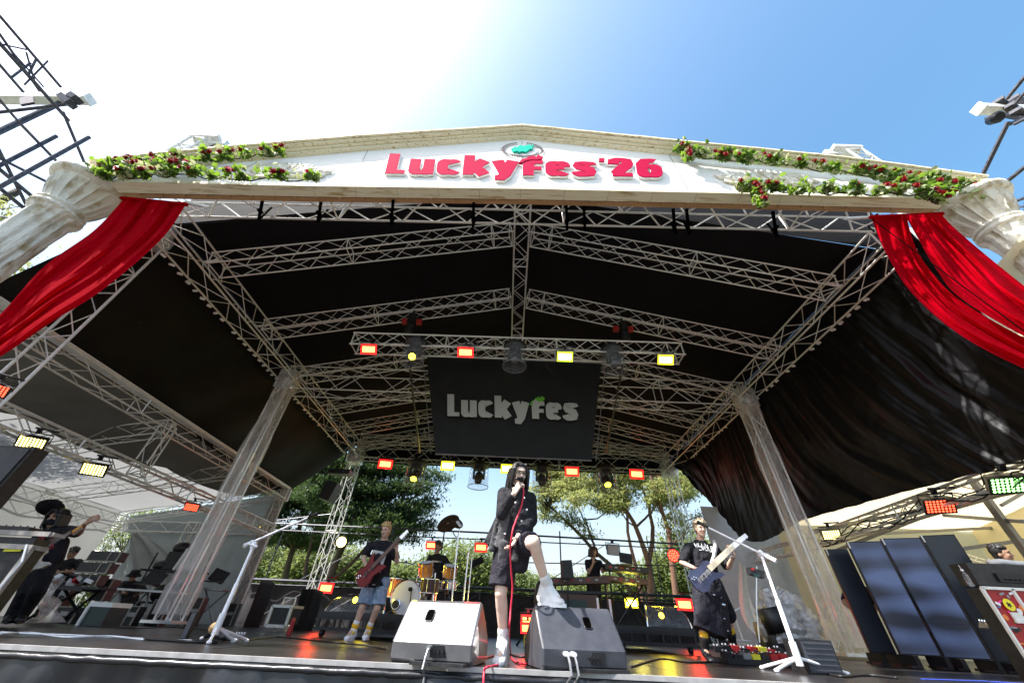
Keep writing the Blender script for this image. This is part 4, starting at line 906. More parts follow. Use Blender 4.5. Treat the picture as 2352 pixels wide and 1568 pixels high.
def shield(x0,x1,yt,yb,Y,label,m='clear_dome',beam=None):
    t=thing('moving_head_lamp',A((x0+x1)/2,yb,Y),label,'moving head lamp'); b=MB(); p=A(x0,yb,Y);q=A(x1,yb,Y); h=A(x0,yt,Y).z-p.z
    def fn(u,v): a=v*math.pi/2; return (lerp(p.x,q.x,u)+(.12*(1-math.cos(a)) if u<.5 else -.12*(1-math.cos(a))),Y+.35*(1-math.cos(a)),p.z+h*math.sin(a))
    b.grid(fn,12,10); b.build('clear_cover',m,t,True)
    b=MB(); b.tube([(p.x+.12,Y+.35,p.z+h),(q.x-.12,Y+.35,p.z+h)],.018,6); b.tube([fn(1,k/8) for k in range(9)],.014,6); b.tube([fn(0,k/8) for k in range(9)],.014,6); b.build('cover_edge','chrome',t)
    b=MB(); c=V((lerp(p.x,q.x,.42),Y+.3,p.z+.16)); b.box(c,.3,.25,.12); b.ell(c+V((0,0,.08)),.12,.12,.12); b.build('head','black_plastic',t)
    b=MB(); b.lathe(c+V((0,-.13,.1)),(0,-1,.2),[(.052,0),(.035,.02)],14); b.build('lens','glow_lens',t)
    glow_from(t,(1,.75,.03),9,c+V((.1,.25,.45))-WO[t.name])
shield(742,880,1368,1412,8.5,'lit yellow lamp under a clear cover at the front of the drum riser')
shield(1490,1592,1387,1450,8.6,'lit yellow moving head under a clear cover on the keyboard riser end')
# ================= drum kit =================
dk=thing('drum_kit',(-2.0,9.6,.36),'orange sparkle drum kit with a pale bass drum head on the left riser','drum kit')
def drum(name,c,ax,r,h,head='drumhead',m='drum_orange'):
    b=MB(); ax=V(ax).normalized(); b.lathe(c-ax*h/2,ax,[(r,0),(r*1.0,h)],28); o=b.build(name,m,dk,False)
    MB().lathe(c+ax*h/2,ax,[(r*.96,0),(r*.94,.012)],28).build('drum_head',head,o); MB().lathe(c-ax*(h/2+.012),ax,[(r*.94,0),(r*.96,.012)],28).build('drum_head',head,o)
    b=MB(); f=frame(ax)
    for s_ in (-1,1):
        b.tube([c+ax*s_*h/2+(f[1]*math.cos(i*.2618)+f[2]*math.sin(i*.2618))*r*1.02 for i in range(25)],.012,5)
    for i in range(8):
        e=(f[1]*math.cos(i*.785)+f[2]*math.sin(i*.785))*r*1.06; b.tube([c+e-ax*h*.5,c+e+ax*h*.5],.007,4); b.ell(c+e+ax*h*.28,.018,.018,.018,n=6,m=4)
    b.build('drum_hoop','chrome',o); return o
bdc=A(936,1362,9.2); bdc.z=.36+.30
drum('bass_drum',bdc+V((0,.2,0)),(-.12,-1,0),.305,.42)
b=MB(); b.lathe(bdc+V((-.2,-.03,-.12)),(-.12,-1,0),[(.10,0),(.085,.008)],20); b.build('port_ring','chrome',dk); b=MB(); b.lathe(bdc+V((-.2,-.045,-.12)),(-.12,-1,0),[(.075,0),(.07,.006)],20); b.build('port_hole','cable_black',dk)
b=MB(); b.tube([bdc+V((.12,-.1,-.25)),bdc+V((.09,-.1,.12))],.012,6); b.ell(bdc+V((.07,-.12,.14)),.05,.03,.04); b.tube([bdc+V((.12,-.1,-.25)),bdc+V((.3,-.15,-.28))],.01,5); b.build('drum_microphone','black_metal',dk)
drum('tom_drum',A(979,1307,9.5),(-.1,-.35,1),.15,.26); drum('tom_drum',A(1034,1312,9.5),(.1,-.35,1),.14,.22)
drum('floor_tom',A(985,1345,9.3),(0,-.05,1),.2,.24,m='key_brown'); drum('floor_tom',A(905,1350,9.9),(0,0,1),.2,.34)
drum('snare_drum',A(1030,1343,9.8),(0,-.1,1),.18,.15,m='chrome')
def cymbal(c,ax,r,st=None):
    b=MB(); b.lathe(c,ax,[(r,0),(r*.5,.012),(r*.18,.02),(r*.1,.04)],28); b.lathe(c,ax,[(r*.99,-.004),(r,0)],28); b.build('cymbal','cymbal',dk)
    if st is not None: b=MB(); b.tube([c,st],.012,7); b.build('cymbal_stand','chrome',dk)
cymbal(A(1030,1201,9.3),(-.3,-.75,.55),.27,A(1046,1232,9.3)); cymbal(A(1048,1200,9.1),(.4,-.65,.6),.17)
for p_,q_,r_ in ((A(1052,1232,9.3),(1036,9.3),.018),(A(1076,1268,9.2),(1062,9.2),.016),(A(1084,1280,9.4),(1072,9.4),.012),(A(1000,1315,9.3),(993,9.3),.016),(A(960,1320,9.8),(940,9.8),.012)):
    f_=V((A(q_[0],1395,q_[1]).x,q_[1],.38)); b=MB(); b.tube([p_,f_],r_,8); b.tube([f_+V((-.15,0,-.01)),f_+V((0,0,.22)),f_+V((.15,0,-.01))],.01,5)
    if r_==.018: b.tube([A(1046,1232,9.3),p_,A(1056,1212,9.3)],.014,6)
    b.build('stand','chrome',dk)
cymbal(A(932,1292,9.6),(.1,-.12,1),.22); cymbal(A(1010,1290,9.4),(0,-.1,1),.05)
for c in (A(1052,1200,9.0),A(1056,1206,9.0)):
    b=MB(); b.lathe(c,(.5,-.6,.5),[(.05,0),(.05,.01)],12); b.build('tambourine','white_plastic',dk)
b=MB(); b.box(A(1095,1290,9.6),.3,.05,.14,Euler((.5,-.4,0)).to_matrix()); b.build('sample_pad','black_plastic',dk)
for x,y in ((899,1331),(913,1331),(1076,1338)): b=MB(); b.box(A(x,y,9.0),.035,.04,.035); b.build('clip','case_red',dk)
# ================= keyboards =================
def keyboard(x0,y0,x1,y1,Y,label,m='black_plastic',h=.10,dp=.36,tilt=.2):
    p,q=A(x0,y0,Y),A(x1,y1,Y); t=thing('keyboard',(p+q)/2,label,'keyboard','keyboards on the right riser'); b=MB(); d=q-p; b.bar(p+V((0,dp/2,0)),q+V((0,dp/2,0)),dp,h); b.build('case',m,t)
    b=MB(); b.bar(p+d*.06+V((0,dp*.7,h/2+.006)),p+d*.94+V((0,dp*.7,h/2+.006)),.16,.014); b.build('keys','white_plastic',t)
    b=MB(); 
    for k in range(6): b.box(p+d*(.12+.13*k)+V((0,-.006,.0)),.07,.008,.03,mi=k%2)
    b.build('panel_mark',['case_red','grey_metal'],t)
    return p,q
k1=keyboard(1390,1300,1490,1310,10.2,'black synthesizer keyboard on the top tier of the stand',tilt=.3,h=.12)
k2=keyboard(1388,1325,1488,1337,10.1,'brown synthesizer keyboard on the lower tier of the stand','key_brown',h=.1)
k3=keyboard(1262,1334,1402,1330,9.6,'long dark stage piano left of the keyboard player','key_brown',h=.13)
t=thing('keyboard_stand',(A(1440,1400,10.2).x,10.2,.36),'black keyboard stand with crossed legs holding two tiers','keyboard stand')
b=MB()
for (x0,y0,x1,y1) in ((1420,1345,1478,1442),(1475,1345,1420,1442),(1400,1310,1412,1442),(1480,1312,1492,1442)):
    p,q=A(x0,y0,10.4),A(x1,y1,10.4); q=V((q.x,q.y,.37)); b.tube([p,q],.022,6)
b.tube([V((A(1395,1442,10.2).x,10.2,.38)),V((A(1500,1442,10.2).x,10.2,.38))],.022,6); b.build('frame','black_metal',t)
t=thing('keyboard_stand',(A(1330,1400,9.8).x,9.8,.36),'black table stand under the long stage piano','keyboard stand')
b=MB()
for x in (1275,1390): p=A(x,1340,9.8); b.tube([p,V((p.x,p.y,.37))],.025,6)
b.bar(A(1265,1360,9.8),A(1400,1362,9.8),.3,.05); b.build('frame','black_metal',t)
t=thing('amplifier',A(1310,1375,9.7),'vintage amplifier with a green lit front under the stage piano','amplifier'); p,q=A(1270,1395,9.5),A(1375,1395,9.5); c=(p+q)/2; b=MB(); b.box((c.x,9.7,.62),q.x-p.x,.4,.5); b.build('cabinet','key_brown',t); b=MB(); b.box((c.x-.1,9.49,.62),(q.x-p.x)*.7,.01,.3); b.build('grille','cooler_green',t)
t=thing('laptop',A(1438,1282,10.1),'black laptop screen standing on the top synthesizer','laptop'); b=MB(); c=A(1437,1281,10.0); b.box(c,.3,.03,.22,Euler((-.3,.1,0)).to_matrix()); b.build('screen','black_plastic',t); b=MB(); b.box(c+V((.02,.1,-.12)),.3,.22,.02); b.build('base','grey_metal',t)
t=thing('small_speaker',A(1302,1300,9.4),'small black personal monitor on a thin pole left of the keyboard player','speaker'); c=A(1302,1307,9.4); b=MB(); b.box(c,.22,.18,.34,Euler((0,-.1,.2)).to_matrix()); b.build('cabinet','black_plastic',t); b=MB(); b.tube([c,V((c.x,c.y,.36))],.015,6); b.build('pole','black_metal',t)
for i,x in enumerate((1370,1397)):
    b=MB(); p=A(x+(2 if i==0 else 3),1372+i*4,8.6); q=A(x+8+i*3,1440,8.6); b.tube([p,V((q.x,8.6,.36))],.022,8); tag(b.build('white_tube','white_plastic'),['white upright tube behind the right monitor, the left of a pair','white upright tube behind the right monitor, the right of a pair'][i],'tube','pair of white tubes behind the right monitor')
def cab2(x,y,pts,m,label): return cable([A(*p) for p in pts],.014,m,label)
cable([A(1465,1340,9.9),A(1462,1380,9.8),A(1485,1420,9.8),A(1500,1400,9.8)],.012,'cable_black','dark cable drooping from the keyboards')
# ================= centre floor clutter behind the singer =================
t=thing('light_stand',AZ(1205,1480,0),'low yellow and black tripod holding the red floor lamps','lamp stand'); c=AZ(1206,1484,0); b=MB()
for a in (0,2.1,4.2): b.tube([c+V((0,0,.2)),c+V((.3*math.cos(a),.2*math.sin(a),.01))],.012,6)
b.tube([c+V((0,0,.1)),c+V((0,0,.55))],.014,6); b.build('tripod','black_metal',t); b=MB(); b.tube([c+V((0,-.01,.03)),c+V((0,-.01,.16))],.03,8); b.build('grip','tape_yellow',t)
t=thing('stool',AZ(1290,1440,0),'round black padded back of a stool left behind the raised shoe','stool'); c=A(1240,1380,7.6); b=MB(); b.ell(c,.1,.12,.3); b.build('backrest','black_plastic',t,True); b=MB(); b.tube([c,V((c.x,c.y,0))],.02,6); b.build('post','black_metal',t)
# ================= flight case and gear at left =================
t=thing('flight_case',AZ(635,1445,0),'black flight case with silver edges and top handle, left of the drum riser','flight case')
p,q=A(608,1438,9.4),A(652,1442,9.4); w_=q.x-p.x; zt=A(620,1390,9.4).z; b=MB(); b.box(((p.x+q.x)/2,9.7,zt/2+.08),w_,.5,zt-.1); b.build('body','black_plastic',t)
b=MB(); x0,x1,z0,z1=p.x,q.x,.1,zt+.0
for a,c in (((x0,z0),(x1,z0)),((x1,z0),(x1,z1)),((x1,z1),(x0,z1)),((x0,z1),(x0,z0))): b.bar((a[0],9.44,a[1]),(c[0],9.44,c[1]),.05,.05,up=V((0,1,0)))
for x in (x0,x1): b.bar((x,9.45,z1),(x,9.95,z1),.05,.05)
b.build('edge_profile','alu_bright',t)
b=MB(); b.tube([(x0+.1,9.6,z1),(x0+.1,9.6,z1+.15),(x1-.05,9.6,z1+.15),(x1-.05,9.6,z1)],.02,6); b.build('handle','alu_bright',t)
b=MB(); 
for x in (x0+.08,x1-.08): b.lathe((x,9.6,.05),(1,0,0),[(.05,0),(.05,.04)],12)
b.build('caster','alu_bright',t)
for k,(x0,x1,y0,y1,Y,lab) in enumerate(((560,600,1330,1440,12.5,'tall black covered stack of cases at the back left'),(660,722,1350,1445,11.5,'black covered gear stack beside the silver edged flight case'))):
    p=A(x0,y1,Y);q=A(x1,y0,Y); b=MB(); c=V(((p.x+q.x)/2,Y+.4,q.z/2)); 
    def fn(u,v,c=c,w2=(q.x-p.x)/2,h=q.z): a=u*6.2832; r=1+.08*ns(math.cos(a)*2,math.sin(a)*2,v*3); k3=(abs(math.cos(a))**4+abs(math.sin(a))**4)**-.25; return (c.x+w2*r*k3*math.cos(a)*(1 if v<.98 else 0),c.y+.4*r*k3*math.sin(a)*(1 if v<.98 else 0),h*min(1,v*1.02)-.03*ns(u*9,v))
    b.grid(fn,40,20); tag(b.build('covered_gear','black_drape',None,True),lab,'covered gear')
b=MB(); c=AZ(318*1.0+398,1438,0); p=A(727,1412,8.9); b.lathe((p.x,8.0,0),(0,0,1),[(.035,0),(.038,.04),(.035,.2),(.015,.25)],10); tag(b.build('bottle','case_red'),'small red extinguisher bottle by the left end of the drum riser','extinguisher')
# big road case desk at left edge
t=thing('road_case',A(40,1400,5),'big black road case with pale wooden edges at the left edge','road case')
Yc=5.0; e=A(76,1257,Yc); l=A(-120,1225,Yc); b=MB(); zt=e.z; b.box(((e.x+l.x)/2,Yc+.08,zt/2),e.x-l.x,.16,zt); b.build('body','black_plastic',t)
b=MB(); b.bar((e.x,Yc-.01,.0),(e.x,Yc-.01,zt),.045,.045,up=V((0,1,0))); b.bar((l.x,Yc-.01,zt),(e.x+.02,Yc-.01,zt),.05,.05); b.bar((e.x,Yc,zt),(e.x,Yc+.16,zt),.045,.045)
zz=A(88,1230,Yc).z+.02; b.bar((l.x,Yc+.0,zz),(e.x+.1,Yc+.0,zz),.05,.05); b.bar((e.x+.1,Yc,zz),(e.x+.1,Yc+.16,zz),.05,.04); b.build('edge_profile','case_trim',t)
b=MB(); b.box(A(30,1262,Yc-.02),.2,.01,.035,Euler((0,-.05,0)).to_matrix()); b.build('yellow_label','tape_yellow',t)
b=MB(); b.box(((e.x+l.x)/2,Yc+.1,zt+.06),e.x-l.x-.1,.18,.08); b.box(((e.x+l.x)/2-.1,Yc+.1,zz+.05),e.x-l.x-.3,.16,.05)
for k in range(10): b.tube([(e.x-.05-k*.09,Yc+.05,zz+.06),(e.x-.05-k*.09,Yc+.05,zz+.09)],.008,6)
b.build('rack_gear','black_plastic',t)
b=MB(); b.tube([A(62,1250,Yc-.05),A(50,1290,Yc-.05),A(20,1325,Yc-.05),A(0,1350,Yc-.05),A(-30,1400,Yc-.05)],.012,6); b.build('hanging_cable','cable_white',t)
t=thing('loudspeaker',A(-20,1100,4.6),'tall black loudspeaker tower slanting in at the left edge','speaker')
b=MB(); q=A(104,1050,5.4); b.box((q.x-.5,5.3,q.z-.32),1.0,.2,.8); b.build('cabinet','black_plastic',t)
b=MB(); b.bar((q.x-.5,5.19,q.z+.05),(q.x-.5,5.19,q.z-.68),.9,.01,up=V((0,1,0))); b.build('grille','speaker_black',t)
b=MB(); b.tube([(q.x-.7,5.3,0),(q.x-.7,5.3,q.z-.7)],.04,8); b.build('pole','black_metal',t)
# rack desk with gear
t=thing('gear_rack',A(225,1290,8.6),'tilted stack of black rack units with pale rails on a keyboard stand','gear rack'); Yr=8.6
c=A(226,1292,Yr); 
for k in range(3):
    b=MB(); z=c.z-.28+.2*k; b.box((c.x+.06*k-.1,Yr+.1,z),.62,.2,.17); b.build('rack_unit','black_plastic',t)
    b=MB(); b.box((c.x+.06*k-.1,Yr-.01,z-.09),.65,.03,.022); b.box((c.x+.06*k+.02,Yr-.01,z),.02,.02,.16); b.box((c.x+.06*k+.21,Yr-.01,z),.02,.02,.16); b.build('rail','case_trim',t)
b=MB(); b.tube([(c.x-.4,Yr,c.z-.4),(c.x+.2,Yr+.3,0)],.025,6); b.tube([(c.x+.4,Yr,c.z-.4),(c.x-.3,Yr+.3,0)],.025,6); b.tube([(c.x+.1,Yr,c.z-.4),(c.x-.6,Yr-.1,0)],.025,6); b.bar((c.x-.5,Yr,c.z-.42),(c.x+.5,Yr,c.z-.42),.4,.04); b.bar((c.x-.9,Yr-.1,.55),(c.x+.3,Yr-.1,.5),.4,.04)
b.build('stand','black_metal',t)
b=MB()
for k in range(14): b.box((c.x-.85+k*.08,Yr-.15,.62+.03*(k%3)),.06,.12,.07+.05*(k%2),Euler((.2,.1*k,.3*k)).to_matrix(),mi=k%4)
b.build('small_gear',['black_plastic','white_plastic','case_red','grey_metal'],t)
t=thing('cooler_box',AZ(235,1420,0),'dark green cooler box with pale lid on the floor of the left wing','cooler box'); p=A(188,1421,8.2);q=A(238,1423,8.2); b=MB(); zc_=A(230,1392,8.2).z; b.box(((p.x+q.x)/2,8.4,zc_/2),q.x-p.x,.4,zc_); b.build('tub','cooler_green',t); b=MB(); b.box(((p.x+q.x)/2,8.4,zc_+.03),q.x-p.x+.04,.44,.07); b.bar((p.x,8.18,0),(p.x,8.18,zc_),.04,.04,up=V((0,1,0))); b.build('lid','white_tag',t)
b=MB(); b.prism([(0,0),(.04,0),(.04,.05),(0,.05)],((p.x+q.x)/2,8.19,zc_*.35),(1,0,0),(0,0,1),(0,.004,0)); 
b=MB(); c=AZ(187,1425,0)
def bag(u,v): a=u*6.2832;t_=v*3.1416; r=1+.25*ns(math.cos(a)*2,math.sin(a)*2,v*4); return (c.x+.2*r*math.sin(t_)*math.cos(a),8.0+.2*r*math.sin(t_)*math.sin(a),.16+.16*r*math.cos(t_))
b.grid(bag,24,16); tag(b.build('plastic_bag','white_cloth',None,True),'crumpled white bag beside the green cooler box','bag')
b=MB()
def sheet_(u,v): p=A(lerp(95,150,v),lerp(1330,1428,v),7.0).lerp(A(lerp(150,60,v),lerp(1325,1430,v),6.4),u); return p+V((.1*ns(u*3,v*3),.15*ns(u*4,v*3,2),0))
b.grid(sheet_,24,24); tag(b.build('plastic_sheet','clear_bag',None,True),'crumpled clear plastic sheet hanging by the left guitarist\'s legs','plastic sheet')
t=thing('folding_table',AZ(330,1410,0),'long folding table with laptops and small gear in the left wing','table'); b=MB(); p,q=A(262,1352,11),A(420,1362,11); b.bar(p,q,.6,.04); b.build('table_top','white_tag',t)
for s_ in (.1,.5,.9):
    b=MB(); c=p.lerp(q,s_); b.tube([c,(c.x-.3,11,0)],.02,6); b.tube([c,(c.x+.3,11,0)],.02,6); b.build('leg','grey_metal',t)
def laptop(x,y,Y,label):
    c=A(x,y,Y); t=thing('laptop',c,label,'laptop'); b=MB(); b.box(c+V((0,0,.14)),.42,.02,.3,Euler((-.3,.25,.2)).to_matrix()); b.build('screen','black_plastic',t); b=MB(); b.box(c+V((0,-.14,0)),.42,.3,.025); b.build('base','black_metal',t)
laptop(348,1342,10.8,'open black laptop on the folding table beside the seated man'); laptop(497,1336,12,'open black laptop right of the wrapped left roof leg')
t=thing('folding_table',AZ(500,1410,0),'small folding table under the laptop right of the wrapped left roof leg','table'); b=MB(); p,q=A(472,1352,12),A(525,1356,12); b.bar(p,q,.5,.04); b.build('table_top','grey_metal',t)
b=MB(); b.tube([p,(q.x,12,0)],.02,6); b.tube([q,(p.x,12,0)],.02,6); b.build('leg','grey_metal',t)
t=thing('gear_rack',A(410,1300,11.5),'cluttered shelf of boxes and bags behind the wrapped left roof leg','gear rack'); c=A(405,1300,11.5); b=MB()
b.bar(c+V((-.7,0,-.12)),c+V((.8,0,-.12)),.5,.04); b.bar(c+V((-.7,0,-.8)),c+V((.8,0,-.8)),.5,.04)
for x in (-.7,.8): b.tube([c+V((x,0,.3)),c+V((x,0,-1.5))],.02,6)
b.build('shelf','black_metal',t)
MB().box(c+V((-.1,0,.12)),.35,.3,.4).build('box','black_plastic',t)
for o_,r_ in (((-.35,0,0),(.25,.2,.14)),((-.1,0,.42),(.22,.2,.16)),((0,0,-.6),(.25,.2,.2)),((.4,-.1,-.55),(.2,.2,.22))): MB().ell(c+V(o_),*r_).build('bag','black_plastic',t,True)
b=MB()
for k in range(4): b.box(c+V((.2+.12*k,-.1,.15)),.06,.3,.5,Euler((0,.2,0)).to_matrix())
b.build('binder','white_tag',t)
for k,(x0,y0,x1,y1,Y,lab) in enumerate(((120,1338,172,1392,9.2,'black amplifier cabinet behind the clear plastic sheet at left'),(112,1394,182,1428,8.9,'low black case on the floor left of the white bag'),(330,1378,392,1430,9.8,'black case on the floor under the folding table'),(422,1372,470,1434,11.0,'upright black case between the wrapped left leg and the white mic stand'),(205,1330,262,1378,9.0,'black rack case under the tilted gear rack'),(508,1385,548,1434,13,'black case at the foot of the left tent back corner'),(285,1392,322,1424,9.4,'small black case behind the green cooler box'))):
    p=A(x0,y1,Y);q=A(x1,y0,Y); z0=max(0,p.z) if p.z>.12 else 0; t=thing('equipment_case',((p.x+q.x)/2,Y,z0),lab,'case','black cases in the left wing'); w_=q.x-p.x; c=V(((p.x+q.x)/2,Y+.1,(z0+q.z)/2)); b=MB(); b.box(c,w_,.2,q.z-z0); b.build('body','black_plastic',t)
    b=MB()
    for sx in (-1,1): b.bar((c.x+sx*w_/2,Y-.005,z0),(c.x+sx*w_/2,Y-.005,q.z),.022,.022,up=V((0,1,0)))
    b.bar((c.x-w_/2,Y-.005,q.z),(c.x+w_/2,Y-.005,q.z),.022,.022); b.build('edge_profile','case_trim',t)
    b=MB(); b.box(c+V((0,-.11,.02)),.16,.02,.07); b.build('handle','grey_metal',t)
rn=random.Random(8)
for k,(pts,lab) in enumerate(((((560,1470),(640,1462),(740,1472),(830,1480),(885,1490)),'black cable snaking along the floor left of the left wedge monitor'),(((1450,1530),(1520,1512),(1580,1520),(1650,1518)),'black cable between the right wedge monitor and the pedalboard'),(((1110,1512),(1160,1500),(1200,1508),(1240,1500)),'dark cable behind the singer\'s standing foot'),(((200,1436),(300,1442),(400,1440),(520,1450)),'thin dark cable across the left stage floor'))):
    cable([AZ(x,y,.008) for x,y in pts],.009,'cable_black',lab)
# ================= gear at right =================
def panel(tlq,brq,label,m,k):
    (x0,y0,Ya),(x1,y1,Yb)=tlq; (x2,y2,_),(x3,y3,_2)=brq; a,c=A(x0,y0,Ya),A(x1,y1,Yb); e,f=A(x2,y2,Ya),A(x3,y3,Yb)
    z1_=(a.z+c.z)/2; z0_=(e.z+f.z)/2; xa=(a.x+e.x)/2; xc=(c.x+f.x)/2; d=(V((xc,Yb,0))-V((xa,Ya,0))).normalized(); n=V((-d.y,d.x,0))
    t=thing('screen_panel',((xa+xc)/2,(Ya+Yb)/2,z0_),label,'screen panel','tall screen panels in the right wing')
    b=MB(); b.hexa([V((xa,Ya,z0_)),V((xc,Yb,z0_)),V((xc,Yb,z0_))+n*.06,V((xa,Ya,z0_))+n*.06,V((xa,Ya,z1_)),V((xc,Yb,z1_)),V((xc,Yb,z1_))+n*.06,V((xa,Ya,z1_))+n*.06]); b.build('cabinet','black_metal',t)
    ins=d*.018
    for r_ in range(4):
        za,zb=lerp(z0_+.015,z1_-.015,r_/4)+.001,lerp(z0_+.015,z1_-.015,(r_+1)/4)-.001; b=MB(); b.hexa([V((xa,Ya,za))+ins-n*.006,V((xc,Yb,za))-ins-n*.006,V((xc,Yb,za))-ins,V((xa,Ya,za))+ins,V((xa,Ya,zb))+ins-n*.006,V((xc,Yb,zb))-ins-n*.006,V((xc,Yb,zb))-ins,V((xa,Ya,zb))+ins]); b.build('screen',m,t)
    b=MB(); b.bar(V((xa,Ya,z1_))-n*.01+d*.01-V((0,0,.1)),V((xa,Ya,z1_))-n*.01+d*.01-V((0,0,.0)),.02,.01); b.build('latch','alu_bright',t)
    for s_ in (.15,.85):
        b=MB(); c=V((xa,Ya,0)).lerp(V((xc,Yb,0)),s_); b.box(c+V((0,0,z0_/2)),.07,.3,z0_); b.bar(c-n*.2+V((0,0,.02)),c+n*.3+V((0,0,.02)),.12,.03); b.build('foot','black_metal',t)
panel(((1882,1258,7.6),(1942,1262,7.5)),((2015,1500,0),(2065,1500,0)),'plain black tall panel leftmost beside the wrapped right roof leg','screen_dark',0)
panel(((1946,1246,7.1),(2024,1240,6.9)),((2067,1502,0),(2163,1508,0)),'tall screen panel glowing with dim blue bands, the narrower left one of two','led_screen',1)
panel(((2027,1240,6.9),(2110,1230,6.7)),((2166,1508,0),(2283,1518,0)),'tall screen panel glowing with dim blue bands, the wider right one of two','led_screen',2)
panel(((2113,1229,6.7),(2199,1227,6.5)),((2286,1518,0),(2380,1528,0)),'tall black switched off panel right of the two glowing screens','screen_dark',3)
t=thing('road_case',A(2330,1450,5.2),'red road case covered in stickers at the lower right edge','road case')
Ys=5.2; a=A(2252,1349,Ys); bq=A(2352,1500,Ys); z0_=A(2352,1500,Ys).z; x0=a.x; b=MB(); b.box((x0+.55,Ys+.10,a.z/2),1.1,.16,a.z); b.build('body','black_plastic',t); MB().box((x0+.55,Ys+.007,a.z/2),1.08,.014,a.z-.01).build('front_panel','case_red',t)
b=MB(); b.bar((x0,Ys-.01,.0),(x0,Ys-.01,a.z),.03,.03,up=V((0,1,0))); b.bar((x0,Ys-.01,a.z),(x0+1.1,Ys-.01,a.z),.03,.03); b.bar((x0+.36,Ys-.01,.0),(x0+.36,Ys-.01,a.z),.03,.03,up=V((0,1,0))); b.build('edge_profile','alu',t)
b=MB(); b.box((x0+.2,Ys-.02,a.z*.66),.12,.02,.1); b.box((x0+.34,Ys-.02,a.z*.6),.05,.02,.1); b.build('latch','alu',t)
rn=random.Random(11); sm_=['white_tag','sticker_orange','sticker_blue','black_plastic','leaf_green_print','sticker_pink','white_tag','black_plastic','grey_metal']
for k in range(54):
    b=MB(); x=x0+.045+rn.random()*.29; z=a.z*(.97-rn.random()*.93); q=Euler((0,rn.uniform(-.5,.5),0)).to_matrix(); s1,s2=rn.uniform(.018,.05),rn.uniform(.010,.03)
    if rn.random()<.4: b.prism([(s1*math.cos(i*.5236)*.7,s1*.7*math.sin(i*.5236)) for i in range(12)],(x,Ys-.004-k*.0002,z),(1,0,0),(0,0,1),(0,.002,0))
    else: b.box((x,Ys-.004-k*.0002,z),s1*1.6,.002,s2,q)
    b.build('sticker',sm_[rn.randrange(9)],t)
b=MB(); b.prism([(.06*math.cos(i*.3927),.06*math.sin(i*.3927)) for i in range(16)],A(2318,1388,Ys-.03),(1,0,0),(0,0,1),(0,.002,0)); b.build('sticker','sticker_yellow',t)
b=MB(); c=A(2318,1388,Ys-.033); b.prism([((.035 if i%2 else .016)*math.cos(i*.5236),(.035 if i%2 else .016)*math.sin(i*.5236)) for i in range(12)],c,(1,0,0),(0,0,1),(0,.001,0)); b.build('sticker','black_plastic',t)
t=thing('amplifier',A(2300,1310,5.3),'black amplifier head on top of the sticker covered red case','amplifier'); p=A(2236,1334,Ys); q=A(2258,1292,Ys); b=MB(); hh=a.z+.03; b.box((p.x+.68,Ys+.14,(hh+q.z)/2),1.2,.22,q.z-hh); b.build('cabinet','black_plastic',t)
b=MB(); b.box((p.x+.75,Ys+.015,(hh+q.z)/2-.03),.8,.02,(q.z-hh)*.4)
for k in range(8): b.lathe((p.x+.42+k*.06,Ys,(hh+q.z)/2-.05),(0,-1,0),[(.01,0),(.008,.015)],8)
b.build('control_panel','black_metal',t)
t=thing('water_bottle',A(2250,1345,5.15),'clear water bottle with a straw on the red case edge','bottle'); c=V((x0-.005,Ys+.08,a.z+.015)); b=MB(); b.lathe(c,(0,0,1),[(.025,0),(.03,.01),(.03,.10),(.028,.12),(.014,.15),(.013,.165)],14); b.build('body','glass_clear',t,True); b=MB(); b.lathe(c+V((0,0,.165)),(0,0,1),[(.015,0),(.015,.02)],10); b.tube([c+V((0,0,.18)),c+V((-.005,0,.23))],.003,5); b.build('cap','white_plastic',t)
b=MB(); c=A(2262,1433,5.6)
t=thing('electric_guitar',c,'electric guitar with maple headstock poking out behind the red case','guitar'); b.bar(A(2262,1432,5.7),A(2330,1446,5.7),.04,.03); b.build('neck','maple',t); b=MB(); b.hexa([A(2248,1428,5.7),A(2248,1440,5.7),A(2248,1440,5.73),A(2248,1428,5.73),A(2288,1432,5.7),A(2288,1443,5.7),A(2288,1443,5.73),A(2288,1432,5.73)]); b.build('headstock','maple',t)
b=MB(); 
for k in range(6): b.ell(A(2251+k*6,1425+k*.6,5.69),.014,.01,.02,n=6,m=4)
b.build('tuning_peg','chrome',t)
# foil wrapped heap behind the right mic stand
t=thing('covered_gear',AZ(1800,1490,0),'heap of gear under crumpled silver foil behind the right mic stand','covered gear'); c=A(1812,1440,8.2); b=MB()
def foil(u,v):
    a=u*6.2832; t_=v*1.9; r=1+.3*ns(math.cos(a)*2.5,math.sin(a)*2.5,v*5)+.12*ns(a*6,v*14); return (c.x+.5*r*math.sin(t_)*math.cos(a),c.y+.35*r*math.sin(t_)*math.sin(a),max(.01,.55*r*math.cos(t_)+.42))
b.grid(foil,60,40); b.build('foil_cover','clear_bag',t,True); b=MB(); b.ell(c+V((0,.1,-.0)),.38,.3,.5); b.box((c.x-.1,c.y,.25),.8,.5,.5); b.build('gear','black_plastic',t,True)
b=MB(); b.tube([A(1762,1395,8),A(1790,1450,8)],.2,10); tag(b.build('guitar_case','black_plastic',None,True),'black soft guitar case leaning beside the foil covered heap','guitar case')
t=thing('guitar_stand',AZ(1690,1480,0),'thin metal stand behind the guitarist in the long black skirt','stand'); b=MB(); b.tube([A(1700,1395,8),A(1668,1415,8)],.015,6); b.tube([A(1686,1410,8),A(1710,1480,8)],.02,6); b.tube([A(1665,1468,7.8),A(1725,1472,7.8)],.016,6); b.tube([A(1738,1300,7.8),A(1738,1400,7.8),A(1745,1475,7.8)],.012,6); b.build('frame','alu_bright',t)
